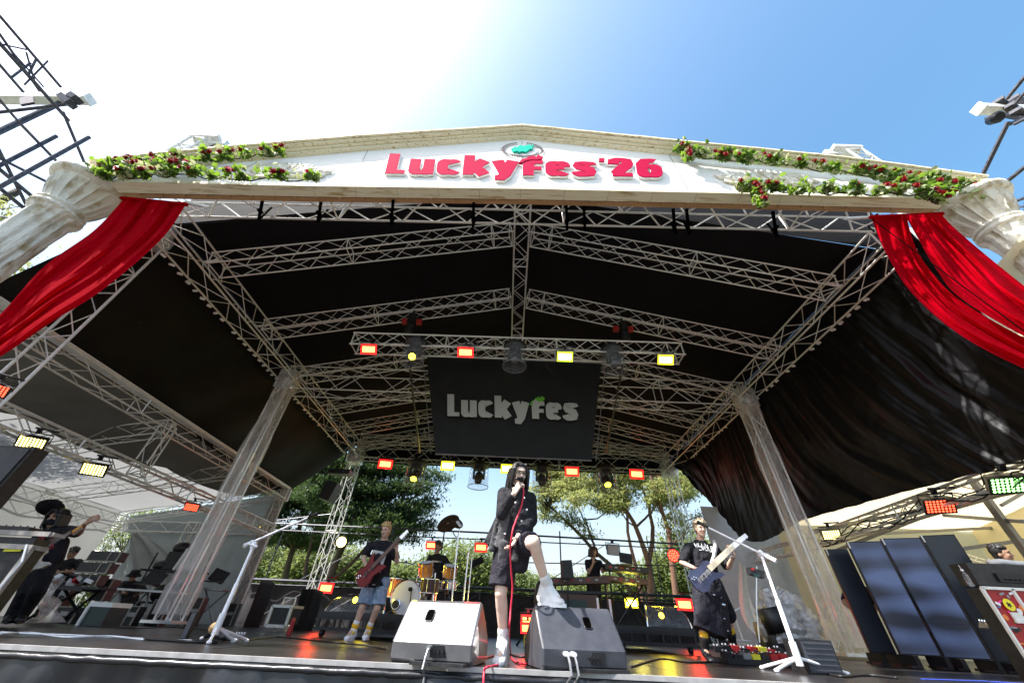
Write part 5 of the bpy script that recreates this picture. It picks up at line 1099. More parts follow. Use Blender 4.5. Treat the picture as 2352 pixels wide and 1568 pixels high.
# ================= people =================
def hand(b,wr,d,pn,ts,curl=.5,s=1,spread=.0):
    d=V(d).normalized(); pn=V(pn); pn=(pn-d*pn.dot(d)).normalized(); sd=d.cross(pn).normalized()
    if sd.dot(V(ts))<0: sd=-sd
    b.cap(wr,wr+d*.085*s,.030*s,.017*s,.040*s,.015*s,sd,10)
    for i,(o,l) in enumerate(((.030,.072),(.010,.080),(-.010,.075),(-.029,.058))):
        p=wr+d*.088*s+sd*o*s; q=d; L=l*s/3; dd=(d+sd*spread*(o/.03)).normalized()
        for k in range(3):
            a=curl*(.5+.35*k); e=(dd*math.cos(a*(k+1)*.75)+pn*math.sin(a*(k+1)*.75)).normalized(); n=p+e*L*1.15; b.cap(p,n,.0095*s,.0095*s,.0085*s,.0085*s,sd,7); p=n
    p=wr+d*.03*s+sd*.028*s; n=p+(sd*.75+d*.55+pn*.35).normalized()*.040*s; b.cap(p,n,.012*s,.012*s,.0105*s,.0105*s,d,7); m=n+(d*.85+sd*.1+pn*(.4+curl*.4)).normalized()*.034*s; b.cap(n,m,.0105*s,.0105*s,.009*s,.009*s,d,7)
def shoe(t,an,to,m,sole='white_plastic',hi=0,w=.05,name='shoe',g=1.0):
    d=(to-an); fl=V((d.x,d.y,d.z if hi==9 else 0)).normalized(); z=min(an.z,to.z)
    heel=an-fl*.035; side=fl.cross(V((0,0,1))); bz=to.z-.028 if hi!=9 else to.z
    h=V((heel.x,heel.y,bz+.045)); tt=V((to.x,to.y,bz+.035))
    b=MB(); b.cap(h,h.lerp(tt,.55),.040*g,.050*g,.048*g,.046*g,side,12); b.cap(h.lerp(tt,.5),tt,.049*g,.046*g,.048*g,.030*g,side,12); b.cap(h+V((0,0,.02)),an+V((0,0,.02)),.046*g,.054*g,.046*g,.050*g,side,12); b.cap(an+V((0,0,.0)),h.lerp(tt,.75),.046*g,.046*g,.042*g,.03*g,side,12)
    s_=b.build(name,m,t,remesh=.008,sm=2)
    b=MB(); n=20; c=h.lerp(tt,.5); L=(tt-h).length/2+.05
    vs=[c+fl*L*math.cos(i*6.2832/n)+side*w*math.sin(i*6.2832/n)*(1-.12*math.cos(i*6.2832/n)**2) for i in range(n)]
    for v_ in vs: v_.z=bz-.0
    b.add([v+V((0,0,.0)) for v in vs]+[v+V((0,0,.028)) for v in vs],[tuple(reversed(range(n))),tuple(range(n,2*n))]+[(i,(i+1)%n,n+(i+1)%n,n+i) for i in range(n)]); b.build('sole',sole,s_)
    return s_
def person(label,J,f,k=1,skin='skin',vox=.009,hands=None,legs=True,upv=(0,0,1),mask=False,glasses=False,shade=False,autoshoe=True):
    """J: joints as points. f: facing direction"""
    t=thing('person',(J['pel'].x,J['pel'].y,min(v.z for v in J.values())),label,'person')
    b=MB(); f=V(f).normalized(); uh=V(upv); sd=f.cross(uh).normalized(); uh=sd.cross(f).normalized(); H_=J['head']
    Rm=Matrix(((sd.x,f.x,uh.x),(sd.y,f.y,uh.y),(sd.z,f.z,uh.z)))
    P=lambda x,y,z:H_+Rm@V((x*k,y*k,z*k))
    b.ell(P(0,-.012,.025),.074*k,.092*k,.092*k,Rm,18,14); b.ell(P(0,.012,-.025),.062*k,.072*k,.085*k,Rm,16,12); b.ell(P(0,.035,-.078),.040*k,.042*k,.035*k,Rm,12,8)
    b.cap(P(0,.083,.012),P(0,.100,-.020),.009*k,.010*k,.014*k,.013*k,sd,8) # nose
    for s_ in (-1,1): b.ell(P(s_*.076,-.012,-.005),.010*k,.020*k,.030*k,Rm,8,6); b.ell(P(s_*.036,.064,-.020),.02*k,.02*k,.02*k,Rm,8,6)
    b.ell(P(0,.080,.034),.045*k,.014*k,.012*k,Rm,10,6)
    b.cap(J['neck'],P(0,-.012,-.05),.058*k,.056*k,.052*k,.055*k,sd,12)
    sh=J['shR']-J['shL']; b.cap(J['shL'],J['shR'],.055*k,.05*k,.055*k,.05*k,(0,0,1),12)
    mid=J['neck'].lerp(J['pel'],.45); b.cap(J['neck']-V((0,0,.03)),mid,.10*k,.075*k,.155*k,.105*k,sh); b.cap(mid,J['pel'],.15*k,.10*k,.155*k,.11*k,sh)
    for s_ in 'LR':
        e,w_=J['el'+s_],J['wr'+s_]; b.cap(J['sh'+s_],e,.052*k,.050*k,.038*k,.037*k,sh,10); b.cap(e,w_,.038*k,.038*k,.026*k,.022*k,sh,10)
        h=(hands or {}).get(s_); dd=(w_-e).normalized()
        if h: hand(b,w_,h[0],h[1],h[2],h[3],k,h[4] if len(h)>4 else 0)
        else: hand(b,w_,dd,f,(0,0,1),.6,k)
        if legs:
            hp=J['hip'+s_]; kn=J['kn'+s_]; an=J['an'+s_]; to=J['to'+s_]
            b.cap(hp,kn,.085*k,.085*k,.054*k,.056*k,sh); c_=kn.lerp(an,.3); bk=-(to-an).normalized()*.012*k
            b.cap(kn,c_+bk,.052*k,.054*k,.054*k,.058*k,sh,12); b.cap(c_+bk,an,.053*k,.056*k,.034*k,.038*k,sh,12); b.cap(an,to,.035*k,.04*k,.035*k,.022*k,sh.cross(to-an),10)
    b.build('body',skin,t,remesh=vox,sm=2)
    if legs and autoshoe:
        for s_ in 'LR': shoe(t,J['an'+s_],J['to'+s_],'black_plastic','black_plastic',w=.055,g=1.15)
    b=MB()
    for s_ in (-1,1): 
        if not mask or True: b.ell(P(s_*.031,.0815,.012),.013*k,.006*k,.0055*k,Rm,10,6); b.ell(P(s_*.032,.0855,.033),.019*k,.006*k,.004*k,Rm,8,5)
    b.build('eye','eye_dark',t,True)
    if mask: b=MB(); b.ell(P(0,.030,-.045),.066*k,.076*k,.055*k,Rm,16,10); b.build('face_mask','cloth_black',t,True)
    else: b=MB(); b.ell(P(0,.082,-.052),.022*k,.010*k,.006*k,Rm,10,6); b.build('mouth','lip',t,True)
    if glasses:
        b=MB()
        for s_ in (-1,1): b.tube([P(s_*.032+.026*math.cos(i*.5236),.098,.010+.02*math.sin(i*.5236)) for i in range(13)],.0028*k,5); b.tube([P(s_*.056,.096,.014),P(s_*.08,.0,.01)],.0025*k,5)
        b.tube([P(-.008,.1,.012),P(.008,.1,.012)],.0028,5); b.build('glasses','cable_black',t)
    return t,P,Rm,sd,f,uh
def cloth(t,name,caps,m,vox=.010,extra=None,sm=3):
    b=MB()
    for c in caps: b.cap(*c)
    if extra: extra(b)
    return b.build(name,m,t,remesh=vox,sm=sm)
def hair(t,P,Rm,m,style,k=1,vox=.008,seed=0):
    lg=style=='long'; b=MB(); rn=random.Random(seed); b.ell(P(0,-.034 if lg else -.030,.040),(.084 if lg else .088)*k,.091*k,(.087 if lg else .092)*k,Rm,18,14); b.ell(P(0,.018 if lg else .030,.082),(.062 if lg else .070)*k,.055*k,.038*k,Rm,14,10)
    b.ell(P(0,-.052,-.015),.076*k,.060*k,.085*k,Rm,14,10)
    if style in('tuft','short'):
        for i in range(46):
            a=rn.uniform(0,6.28); z=rn.uniform(.2,1); r=math.sqrt(1-z*z); c=P(.085*r*math.cos(a),-.02+.09*r*math.sin(a) ,.05+.085*z); 
            if r*math.sin(a)>.55 and z<.6: continue
            d=Rm@V((math.cos(a)*r+rn.gauss(0,.4),math.sin(a)*r+rn.gauss(0,.4),z+.2)).normalized(); b.cap(c,c+d*(.022 if style=='short' else .034)*k,.016*k,.012*k,.006*k,.005*k,(1,0,0),6)
    if style=='long':
        for s_ in (-1,1):
            for i in range(7):
                y=-.07+.022*i; l=rn.uniform(-.17,-.12); b.cap(P(s_*.078,y,.04),P(s_*(.088+rn.uniform(-.01,.012)),y+rn.uniform(-.01,.015),l),.016*k,.022*k,.008*k,.010*k,(0,1,0),7)
            b.cap(P(s_*.05,.055,.10),P(s_*.092,.035,-.10),.013*k,.02*k,.008*k,.010*k,(1,0,0),7)
        for i in range(9): b.cap(P(-.08+.02*i,-.09,.03),P(-.095+.024*i,-.10,-.17+rn.uniform(0,.04)),.02*k,.018*k,.011*k,.010*k,(1,0,0),7)
    if style=='bob':
        for s_ in (-1,1):
            for i in range(7): y=-.07+.022*i; b.cap(P(s_*.080,y,.04),P(s_*.086,y,-.11),.018*k,.024*k,.014*k,.016*k,(0,1,0),7)
            b.cap(P(s_*.02,.088,.10),P(s_*.07,.086,.02),.016*k,.02*k,.014*k,.014*k,(1,0,0),7)
        for i in range(9): b.cap(P(-.08+.02*i,-.09,.03),P(-.08+.02*i,-.095,-.13),.02*k,.018*k,.016*k,.014*k,(1,0,0),7)
    return b.build('hair',m,t,remesh=vox,sm=1)
# ---- singer ----
g=AZ(1150,1520,0)
J=dict(head=A(1192,1088,3.86),neck=A(1188,1124,3.93),shL=A(1157,1133,3.95),shR=A(1218,1145,3.95),elL=A(1152,1180,3.80),wrL=A(1181,1133,3.66),elR=A(1222,1194,3.95),wrR=A(1190,1231,3.74),
 pel=A(1178,1240,3.98),hipL=A(1163,1256,3.98),hipR=A(1196,1252,3.96),knL=A(1150,1362,3.92),anL=A(1156,1470,4.06),toL=A(1144,1523,3.80),knR=A(1227,1244,3.64),anR=A(1256,1345,3.88),toR=A(1288,1386,3.84))
sf=V((.30,-.9,-.28))
for nm in('shL,elL','elL,wrL','shR,elR','elR,wrR','hipL,knL','knL,anL','hipR,knR','knR,anR','shL,shR','anR,toR','anL,toL'): a_,b_=nm.split(','); print('singer',nm,round((J[a_]-J[b_]).length,3), [round(q,2) for q in J[b_]])
t,P,Rm,sd,f,uh=person('singer in long black coat, one foot up on the right wedge monitor, microphone at mouth',J,sf,1.0,'skin_sunlit',vox=.007,glasses=True,autoshoe=False,
 hands={'L':((A(1196,1106,3.66)-J['wrL']).normalized(),(.5,.2,.6),(.0,0,1),.9,.25),'R':((A(1170,1262,3.70)-J['wrR']).normalized(),(-.6,-.2,-.2),(1,0,0),.35,.2)})
hair(t,P,Rm,'hair_black','long',1.0,.007,3)
sh=J['shR']-J['shL']; W_=J['neck'].lerp(J['pel'],.5)
hemL=A(1134,1262,3.98); hemM=A(1170,1262,3.93); hemR=A(1196,1240,3.93)
cloth(t,'coat',[(J['neck']-V((0,0,.05)),W_,.13,.10,.19,.13,sh),(W_,J['pel'],.19,.13,.20,.14,sh),(W_,hemL,.17,.11,.12,.09,sh,14,0,1),(W_,hemM,.18,.12,.17,.11,sh,14,0,1),(W_,hemR,.17,.12,.13,.10,sh,14,0,1),(J['shL'],J['shR'],.068,.065,.068,.065,(0,0,1)),
 (J['shL'],J['elL'],.068,.066,.056,.056,sh),(J['elL'],J['wrL'].lerp(J['elL'],.06),.058,.058,.046,.044,sh,14,0,1),(J['shR'],J['elR'],.068,.066,.056,.056,sh),(J['elR'],J['wrR'].lerp(J['elR'],.06),.058,.058,.048,.046,sh,14,0,1),
 (J['neck']-V((0,0,.02)),J['neck']+V((0,0,.02)),.085,.075,.075,.07,sh)],'cloth_black',.009)
cloth(t,'coat_lining',[(A(1162,1178,3.83),A(1150,1255,3.86),.045,.015,.06,.02,(1,0,0)),(A(1140,1200,3.86),A(1130,1262,3.9),.02,.015,.035,.02,(1,0,0)),(A(1160,1245,3.84),A(1156,1292,3.88),.055,.02,.06,.02,(1,0,0)),(A(1186,1255,3.85),A(1182,1285,3.86),.03,.015,.04,.02,(1,0,0))],'cloth_check',.008)
cloth(t,'shorts',[(J['pel'],J['hipL'],.17,.12,.13,.12,sh),(J['hipL'],A(1151,1348,3.95),.12,.12,.118,.118,sh,14,0,1),(J['hipR'],J['knR'].lerp(J['hipR'],.24),.12,.12,.10,.11,(0,0,1),14,0,1),(J['pel'],J['hipR'],.16,.12,.12,.12,sh),(J['hipR'],A(1196,1300,3.92),.11,.1,.07,.06,sh)],'cloth_navyblack',.009)
b=MB()
for x,y,Y in ((1204,1143,3.79),(1210,1170,3.77),(1198,1196,3.78),(1184,1154,3.78),(1160,1225,3.82),(1179,1136,3.69),(1181.5,1134,3.69),(1177,1139,3.69)): b.ell(A(x,y,Y),.010,.008,.010,n=8,m=6)
b.build('button','white_plastic',t)
b=MB(); b.tube([J['wrL'].lerp(J['elL'],.08)+V((.034*math.cos(i*.5),.02*math.sin(i*.5),.03*math.sin(i*.5))) for i in range(13)],.009,6); b.build('bracelet','cable_black',t)
for s_ in 'LR': cloth(t,'sock',[(J['an'+s_].lerp(J['kn'+s_],.20),J['an'+s_],.048,.052,.047,.05,sh),(J['an'+s_],J['to'+s_].lerp(J['an'+s_],.3),.046,.046,.040,.034,(1,0,0))],'white_cloth',.008)
shoe(t,J['anL'],J['toL'],'white_cloth',w=.060,g=1.18); shoe(t,J['anR'],J['toR'],'white_cloth',w=.060,g=1.15)
mh=P(.01,.125,-.055); tag(MB().tube([mh,mh+V((-.03,-.08,-.02)),mh+V((-.05,-.2,-.06))],[.022,.018,.014],10).ell(mh,.028,.028,.028).build('microphone',['black_metal'],None,True),'hand microphone held to the singer\'s mouth','microphone')
mc=mh+V((-.04,-.18,-.06))
cable([A(1201,1120,3.68),A(1203,1130,3.68),A(1198,1160,3.70),A(1185,1195,3.68),A(1178,1215,3.62),A(1174,1240,3.62),A(1172,1262,3.66),A(1174,1310,3.74),A(1177,1350,3.78),A(1173,1400,3.8),A(1170,1450,3.85),AZ(1173,1500,.01),AZ(1178,1514,.01),AZ(1200,1524,.01),AZ(1225,1521,.01)],.008,'cable_red','red microphone cable hanging from the singer\'s hand to the floor')
cable([AZ(1165,1522,.01),AZ(1140,1527,.01),AZ(1120,1531,.012),V((AZ(1112,1536,0).x,SE-.09,-.01)),V((AZ(1108,1545,0).x,SE-.13,-.1)),V((AZ(1106,1550,0).x,SE-.16,-.5)),V((AZ(1106,1550,0).x,SE-.2,-1.2))],.008,'cable_red','red cable running off the stage edge between the wedge monitors')
# ---- generic band member helper ----
def std(pts): return {k_:A(*v) for k_,v in pts.items()}
def tee(t,J,k=1,m='cloth_black',sl=.75,hem=.0,ln='t_shirt',wide=1,vox=.012,to=None):
    sh=J['shR']-J['shL']; W_=J['neck'].lerp(J['pel'],.5); c=[(J['neck']-V((0,0,.05)),W_,.12*k,.09*k,.175*k*wide,.125*k,sh),(W_,J['pel'],.175*k*wide,.125*k,.18*k*wide,.13*k,sh),(J['shL'],J['shR'],.066*k,.062*k,.066*k,.062*k,(0,0,1))]
    for s_ in 'LR': c.append((J['sh'+s_],J['sh'+s_].lerp(J['el'+s_],sl),.066*k,.064*k,.068*k,.066*k,sh,14,0,1))
    if to is not None: c.append((J['pel'],to,.18*k*wide,.13*k,.185*k*wide,.135*k,sh,14,0,1))
    return cloth(t,ln,c,m,vox)
# ---- bassist ----
Yb=7.3
J=std(dict(head=(886,1218,7.22),neck=(882,1243,Yb),shL=(850,1252,Yb),shR=(902,1254,Yb),elL=(836,1282,7.25),wrL=(842,1302,7.05),elR=(912,1290,7.2),wrR=(911,1264,7.02),pel=(866,1325,Yb),hipL=(850,1338,Yb),hipR=(880,1338,Yb),knL=(832,1393,7.25),anL=(813,1444,7.32),toL=(796,1466,7.15),knR=(866,1396,7.25),anR=(846,1446,7.42),toR=(838,1464,7.2)))
t,P,Rm,sd,f,uh=person('fair haired bassist in torn black t-shirt and denim shorts, playing a red bass',J,(-.15,-.95,-.2),1.0,'skin',.010,autoshoe=False,hands={'L':((-.1,-.3,-.9),(.8,.3,0),(0,-1,0),.6),'R':((-.15,-.1,.95),(-.6,.5,0),(-1,0,0),.7,.3)})
hair(t,P,Rm,'hair_blond','tuft',1.0,.010,5); tee(t,J,1,sl=.8,wide=1.15,to=A(862,1350,7.28),vox=.011)
sh=J['shR']-J['shL']
cloth(t,'shorts',[(J['pel'],J['hipL'],.15,.12,.12,.12,sh),(J['pel'],J['hipR'],.15,.12,.12,.12,sh),(J['hipL'],A(834,1388,7.26),.105,.105,.115,.115,sh,14,0,1),(J['hipR'],A(868,1390,7.26),.105,.105,.115,.115,sh,14,0,1)],'denim',.012)
b=MB(); c=A(866,1288,7.12); b.box(c,.24,.012,.30,Euler((0,.12,0)).to_matrix()); b.build('shirt_print','print_grey',t); b=MB(); b.ell(c+V((0,-.012,.02)),.07,.012,.10); b.ell(c+V((0,-.012,-.08)),.10,.012,.06); b.build('shirt_print','cloth_black',t)
b=MB()
for x,y in ((842,1345),(852,1352),(886,1352),(858,1342),(870,1356)): b.ell(A(x,y,7.12),.03,.012,.008,n=8,m=5)
b.build('shirt_tear','print_grey',t)
for s_ in 'LR':
    o=cloth(t,'sock',[(J['an'+s_].lerp(J['kn'+s_],.32),J['an'+s_],.050,.052,.046,.048,sh)],'white_cloth',.011)
    b=MB(); a_=J['an'+s_].lerp(J['kn'+s_],.14); b.cap(a_,J['an'+s_].lerp(J['kn'+s_],.2),.053,.055,.053,.055,sh); b.build('sock_stripe','yellow_cloth',o,True)
    shoe(t,J['an'+s_],J['to'+s_],'white_cloth',w=.05)
    b=MB(); b.ell(J['to'+s_].lerp(J['an'+s_],.45)+V((.045,-.0,.02)),.012,.05,.02); b.build('shoe_mark','sticker_yellow',t)
def guitar(label,bc,neck0,neck1,head1,body,m,mn,mh,nrm,sc=1,w=.05,pegs=4,cat_='guitar',name='electric_guitar'):
    t=thing(name,bc,label,cat_); ax=(neck1-neck0).normalized(); n=V(nrm); n=(n-ax*n.dot(ax)).normalized(); s_=ax.cross(n)
    b=MB(); b.prism([(x*sc,y*sc) for x,y in body],bc+n*.02,ax,s_,-n*.042); b.build('body',m,t)
    b=MB(); b.bar(neck0+n*.026,neck1+n*.02,w,.022,up=n); b.build('neck',mn,t)
    b=MB(); d=(head1-neck1).normalized(); b.hexa([neck1-s_*w*.5,neck1+s_*w*.5,neck1+s_*w*.5+n*.018,neck1-s_*w*.5+n*.018,head1-s_*w*.12,head1+s_*w*.62,head1+s_*w*.62+n*.018,head1-s_*w*.12+n*.018]); b.build('headstock',mh,t)
    b=MB()
    for k in range(pegs): c=neck1.lerp(head1,(k+.6)/pegs); b.ell(c+s_*w*.75,.010,.010,.013,n=6,m=4)
    b.build('tuning_peg','chrome',t)
    b=MB(); b.box(bc+n*.03-ax*.02*sc,.03,.03,.03); b.bar(bc+n*.028+ax*.05-s_*.03,bc+n*.028+ax*.05+s_*.03,.03,.012,up=n); b.bar(bc+n*.028-ax*.07-s_*.03,bc+n*.028-ax*.07+s_*.03,.03,.012,up=n); b.build('pickup','black_plastic',t)
    b=MB()
    for k in range(4): c=bc+n*.026-ax*(.13+.02*k)*sc-s_*(.02+.025*(k%2)+.03)*sc; b.lathe(c,n,[(.011,0),(.009,.012)],8)
    b.build('knob','chrome',t)
    b=MB()
    for k in range(pegs): o=s_*(k-(pegs-1)/2)*w*.8/pegs; b.tube([bc+n*.042-ax*.14*sc+o,neck1+n*.036+o],.0012,3)
    b.build('strings','alu_bright',t); return t
BASS=[(-.22,-.06),(-.18,-.13),(-.08,-.15),(.0,-.12),(.06,-.13),(.16,-.18),(.22,-.17),(.14,-.09),(.12,-.03),(.14,.03),(.22,.10),(.24,.16),(.10,.13),(0,.10),(-.08,.14),(-.18,.13),(-.23,.05)]
guitar('dark red electric bass with a long neck held by the fair haired bassist',A(849,1312,6.98),A(856,1303,6.97),A(920,1236,6.95),A(936,1217,6.93),BASS,'bass_red','fretboard','chrome',(-.1,-1,.1),.98,.06,4,'bass guitar','bass_guitar')
# ---- guitarist right ----
Yg=6.2
J=std(dict(head=(1609,1214,6.1),neck=(1608,1243,Yg),shL=(1581,1256,Yg),shR=(1642,1260,Yg),elL=(1566,1291,6.1),wrL=(1600,1306,5.9),elR=(1672,1302,6.05),wrR=(1687,1273,5.82),pel=(1620,1325,Yg),hipL=(1606,1340,Yg),hipR=(1642,1340,Yg),knL=(1614,1420,6.1),anL=(1619,1492,6.2),toL=(1636,1521,5.95),knR=(1672,1410,6.5),anR=(1683,1478,6.75),toR=(1690,1499,6.55)))
t,P,Rm,sd,f,uh=person('guitarist in black t-shirt and long black skirt playing a blue guitar, standing at right',J,(-.05,-.97,-.15),1.0,'skin',.010,autoshoe=False,hands={'L':((.85,-.2,-.25),(0,.7,-.3),(0,0,1),.6),'R':((-.15,.1,.9),(-.5,.7,0),(0,0,1),.9,.2)})
hair(t,P,Rm,'hair_ash','tuft',1.0,.010,8); tee(t,J,1,sl=1.0,wide=1.1,to=A(1624,1342,Yg),vox=.011)
sh=J['shR']-J['shL']
cloth(t,'skirt',[(J['hipL'],J['knL'],.105,.105,.11,.11,sh),(J['hipR'],J['knR'],.105,.105,.11,.11,sh),(J['pel'],A(1627,1360,Yg),.17,.13,.19,.14,sh),(A(1624,1350,Yg),A(1618,1450,6.12),.15,.12,.14,.11,sh,14,0,1),(A(1640,1350,Yg),A(1655,1452,6.3),.14,.12,.15,.12,sh,14,0,1),(A(1634,1380,Yg),A(1637,1458,6.15),.16,.11,.17,.11,sh,14,0,1)],'cloth_navyblack',.013)
b=MB(); 
for x,y,s_ in ((1640,1365,.02),(1662,1388,.03),(1664,1420,.015),(1657,1372,.012),(1672,1448,.012)): b.ell(A(x,y,6.0),s_,.012,s_*.6,n=8,m=6)
b.build('buckle','chrome',t)
rn=random.Random(3); b=MB()
for k in range(7):
    c=A(1600+k*6.2,1256+k*1.2,6.035); u_=.030
    for j in range(5):
        p=c+V((rn.uniform(-u_,u_)*.7,0,rn.uniform(-u_,u_))); q=p+ (V((rn.uniform(.02,.045),0,0)) if j%2 else V((0,0,rn.uniform(.03,.05)))); b.bar(p,q,.009,.004,up=V((0,1,0)))
b.build('shirt_print','print_white',t)
b=MB(); b.tube([A(1640,1243,6.12),A(1643,1258,6.02),A(1640,1278,6.0),A(1632,1300,6.0)],.028,6); b.build('guitar_strap','print_grey',t)
b=MB(); b.tube([J['wrR'].lerp(J['elR'],.18)+V((.034*math.cos(i*.5),.034*math.sin(i*.5),0)) for i in range(14)],.008,6); b.build('wristband','white_plastic',t)
for s_ in 'LR':
    cloth(t,'sock',[(J['an'+s_].lerp(J['kn'+s_],.5),J['an'+s_].lerp(J['kn'+s_],.25),.058,.06,.056,.058,sh)],'yellow_cloth',.012)
    cloth(t,'boot',[(J['an'+s_].lerp(J['kn'+s_],.36),J['an'+s_],.064,.066,.05,.055,sh),(J['an'+s_]+V((0,.02,-.02)),J['to'+s_]+V((0,0,.01)),.048,.05,.045,.035,sh)],'black_plastic',.011)
TELE=[(-.22,-.05),(-.2,-.12),(-.12,-.16),(-.03,-.13),(.05,-.12),(.13,-.14),(.2,-.11),(.21,-.05),(.16,-.03),(.14,.02),(.17,.06),(.24,.10),(.27,.15),(.18,.15),(.08,.11),(-.02,.12),(-.1,.16),(-.19,.13),(-.23,.04)]
guitar('blue electric guitar with a broad pale fretboard held by the guitarist in the skirt',A(1617,1322,5.86),A(1627,1307,5.84),A(1682,1255,5.82),A(1711,1226,5.78),TELE,'guitar_blue','maple','white_plastic',(0,-1,.1),.92,.07,6,'guitar')
# ---- drummer ----
J=std(dict(head=(1005,1256,10.3),neck=(1003,1273,10.35),shL=(988,1280,10.35),shR=(1021,1281,10.35),elL=(978,1300,10.2),wrL=(992,1308,10.0),elR=(1033,1303,10.2),wrR=(1022,1311,10.0),pel=(1005,1325,10.4),hipL=(998,1330,10.4),hipR=(1013,1330,10.4),knL=(985,1340,10.0),anL=(987,1372,9.95),toL=(985,1376,9.8),knR=(1025,1345,10.0),anR=(1027,1372,9.95),toR=(1028,1376,9.8)))
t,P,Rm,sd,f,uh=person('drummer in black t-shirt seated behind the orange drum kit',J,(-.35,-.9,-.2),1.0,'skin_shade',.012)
hair(t,P,Rm,'hair_brown','tuft',1.0,.011,9); tee(t,J,1,sl=.8,vox=.014); sh=J['shR']-J['shL']
cloth(t,'trousers',[(J['pel'],J['hipL'],.15,.12,.1,.1,sh),(J['pel'],J['hipR'],.15,.12,.1,.1,sh),(J['hipL'],J['knL'],.1,.1,.075,.075,sh),(J['hipR'],J['knR'],.1,.1,.075,.075,sh)],'cloth_black',.015)
b=MB(); 
for k in range(6): b.box(A(994+k*3.4,1288+.3*k,10.17),.035,.01,.03)
b.build('shirt_print','print_grey',t)
t=thing('drum_stool',(A(1005,1340,10.45).x,10.45,.36),'black drum stool under the drummer','stool'); c=A(1005,1333,10.45); b=MB(); b.lathe(V((c.x,c.y,c.z-.12)),(0,0,1),[(.16,0),(.17,.06),(.14,.1)],18); b.build('seat','black_plastic',t); b=MB(); b.tube([(c.x,c.y,.37),(c.x,c.y,c.z-.1)],.02,6); b.build('post','chrome',t)
# ---- keyboard player ----
J=std(dict(head=(1363,1266,10.7),neck=(1363,1284,10.75),shL=(1348,1290,10.75),shR=(1378,1291,10.7),elL=(1352,1315,10.55),wrL=(1362,1294,10.45),elR=(1384,1312,10.5),wrR=(1396,1304,10.35),pel=(1364,1335,10.8),hipL=(1356,1345,10.8),hipR=(1372,1345,10.8),knL=(1356,1385,10.7),anL=(1357,1425,10.8),toL=(1356,1428,10.6),knR=(1374,1385,10.7),anR=(1375,1425,10.8),toR=(1376,1428,10.6)))
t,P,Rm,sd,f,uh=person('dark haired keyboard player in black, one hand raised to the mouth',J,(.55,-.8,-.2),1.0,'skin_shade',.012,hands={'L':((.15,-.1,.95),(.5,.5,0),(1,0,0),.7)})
hair(t,P,Rm,'hair_brown','bob',.95,.011,2); tee(t,J,.95,sl=.7,vox=.014); sh=J['shR']-J['shL']
cloth(t,'trousers',[(J['pel'],J['hipL'],.15,.12,.1,.1,sh),(J['pel'],J['hipR'],.15,.12,.1,.1,sh),(J['hipL'],J['knL'],.1,.1,.08,.08,sh),(J['hipR'],J['knR'],.1,.1,.08,.08,sh),(J['knL'],J['anL'],.08,.08,.06,.06,sh),(J['knR'],J['anR'],.08,.08,.06,.06,sh)],'cloth_black',.015)
# ---- masked guitarist at left ----
Yl=6.2
J=std(dict(head=(131,1190,6.15),neck=(124,1213,Yl),shL=(94,1228,6.15),shR=(157,1218,Yl),elL=(62,1268,6.0),wrL=(78,1285,5.8),elR=(180,1222,6.1),wrR=(196,1202,5.9),pel=(94,1290,6.3),hipL=(82,1302,6.3),hipR=(106,1304,6.3),knL=(60,1358,6.25),anL=(25,1415,6.35),toL=(18,1425,6.15),knR=(86,1360,6.25),anR=(50,1415,6.4),toR=(45,1425,6.2)))
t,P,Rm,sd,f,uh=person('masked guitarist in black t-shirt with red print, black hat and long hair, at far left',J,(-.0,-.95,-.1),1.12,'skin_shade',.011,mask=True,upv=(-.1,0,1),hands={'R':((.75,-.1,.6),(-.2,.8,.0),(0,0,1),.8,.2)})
hair(t,P,Rm,'hair_black','bob',1.1,.011,4); tee(t,J,1.15,sl=.9,wide=1.25,vox=.013); sh=J['shR']-J['shL']
cloth(t,'trousers',[(J['pel'],J['hipL'],.18,.14,.12,.12,sh),(J['pel'],J['hipR'],.18,.14,.12,.12,sh),(J['hipL'],J['knL'],.12,.12,.09,.09,sh),(J['hipR'],J['knR'],.12,.12,.09,.09,sh),(J['knL'],J['anL'],.09,.09,.07,.07,sh),(J['knR'],J['anR'],.09,.09,.07,.07,sh)],'cloth_black',.016)
b=MB()
for l in (((88,1236),(112,1228),(116,1234)),((95,1246),(100,1232)),((80,1258),(98,1248),(122,1250),(112,1262)),((72,1272),(96,1262),(108,1268)),((84,1266),(92,1250)),((122,1256),(108,1246),(118,1240))):
    b.tube([A(x,y,5.94) for x,y in l],.014,4)
b.build('shirt_print','print_red',t)
b=MB(); hd=V((-.35,.45,.8)).normalized(); b.lathe(A(115,1166,6.3),hd,[(.165,0),(.17,.008),(.11,.02),(.105,.08),(.08,.10)],28); b.build('hat','cloth_black',t,True)
guitar('electric guitar with dark neck and orange headstock held by the masked guitarist',A(62,1296,5.75),A(80,1262,5.8),A(168,1222,5.78),A(190,1206,5.76),TELE,'cream_paint','fretboard','head_orange',(.1,-1,0),1.0,.055,6)
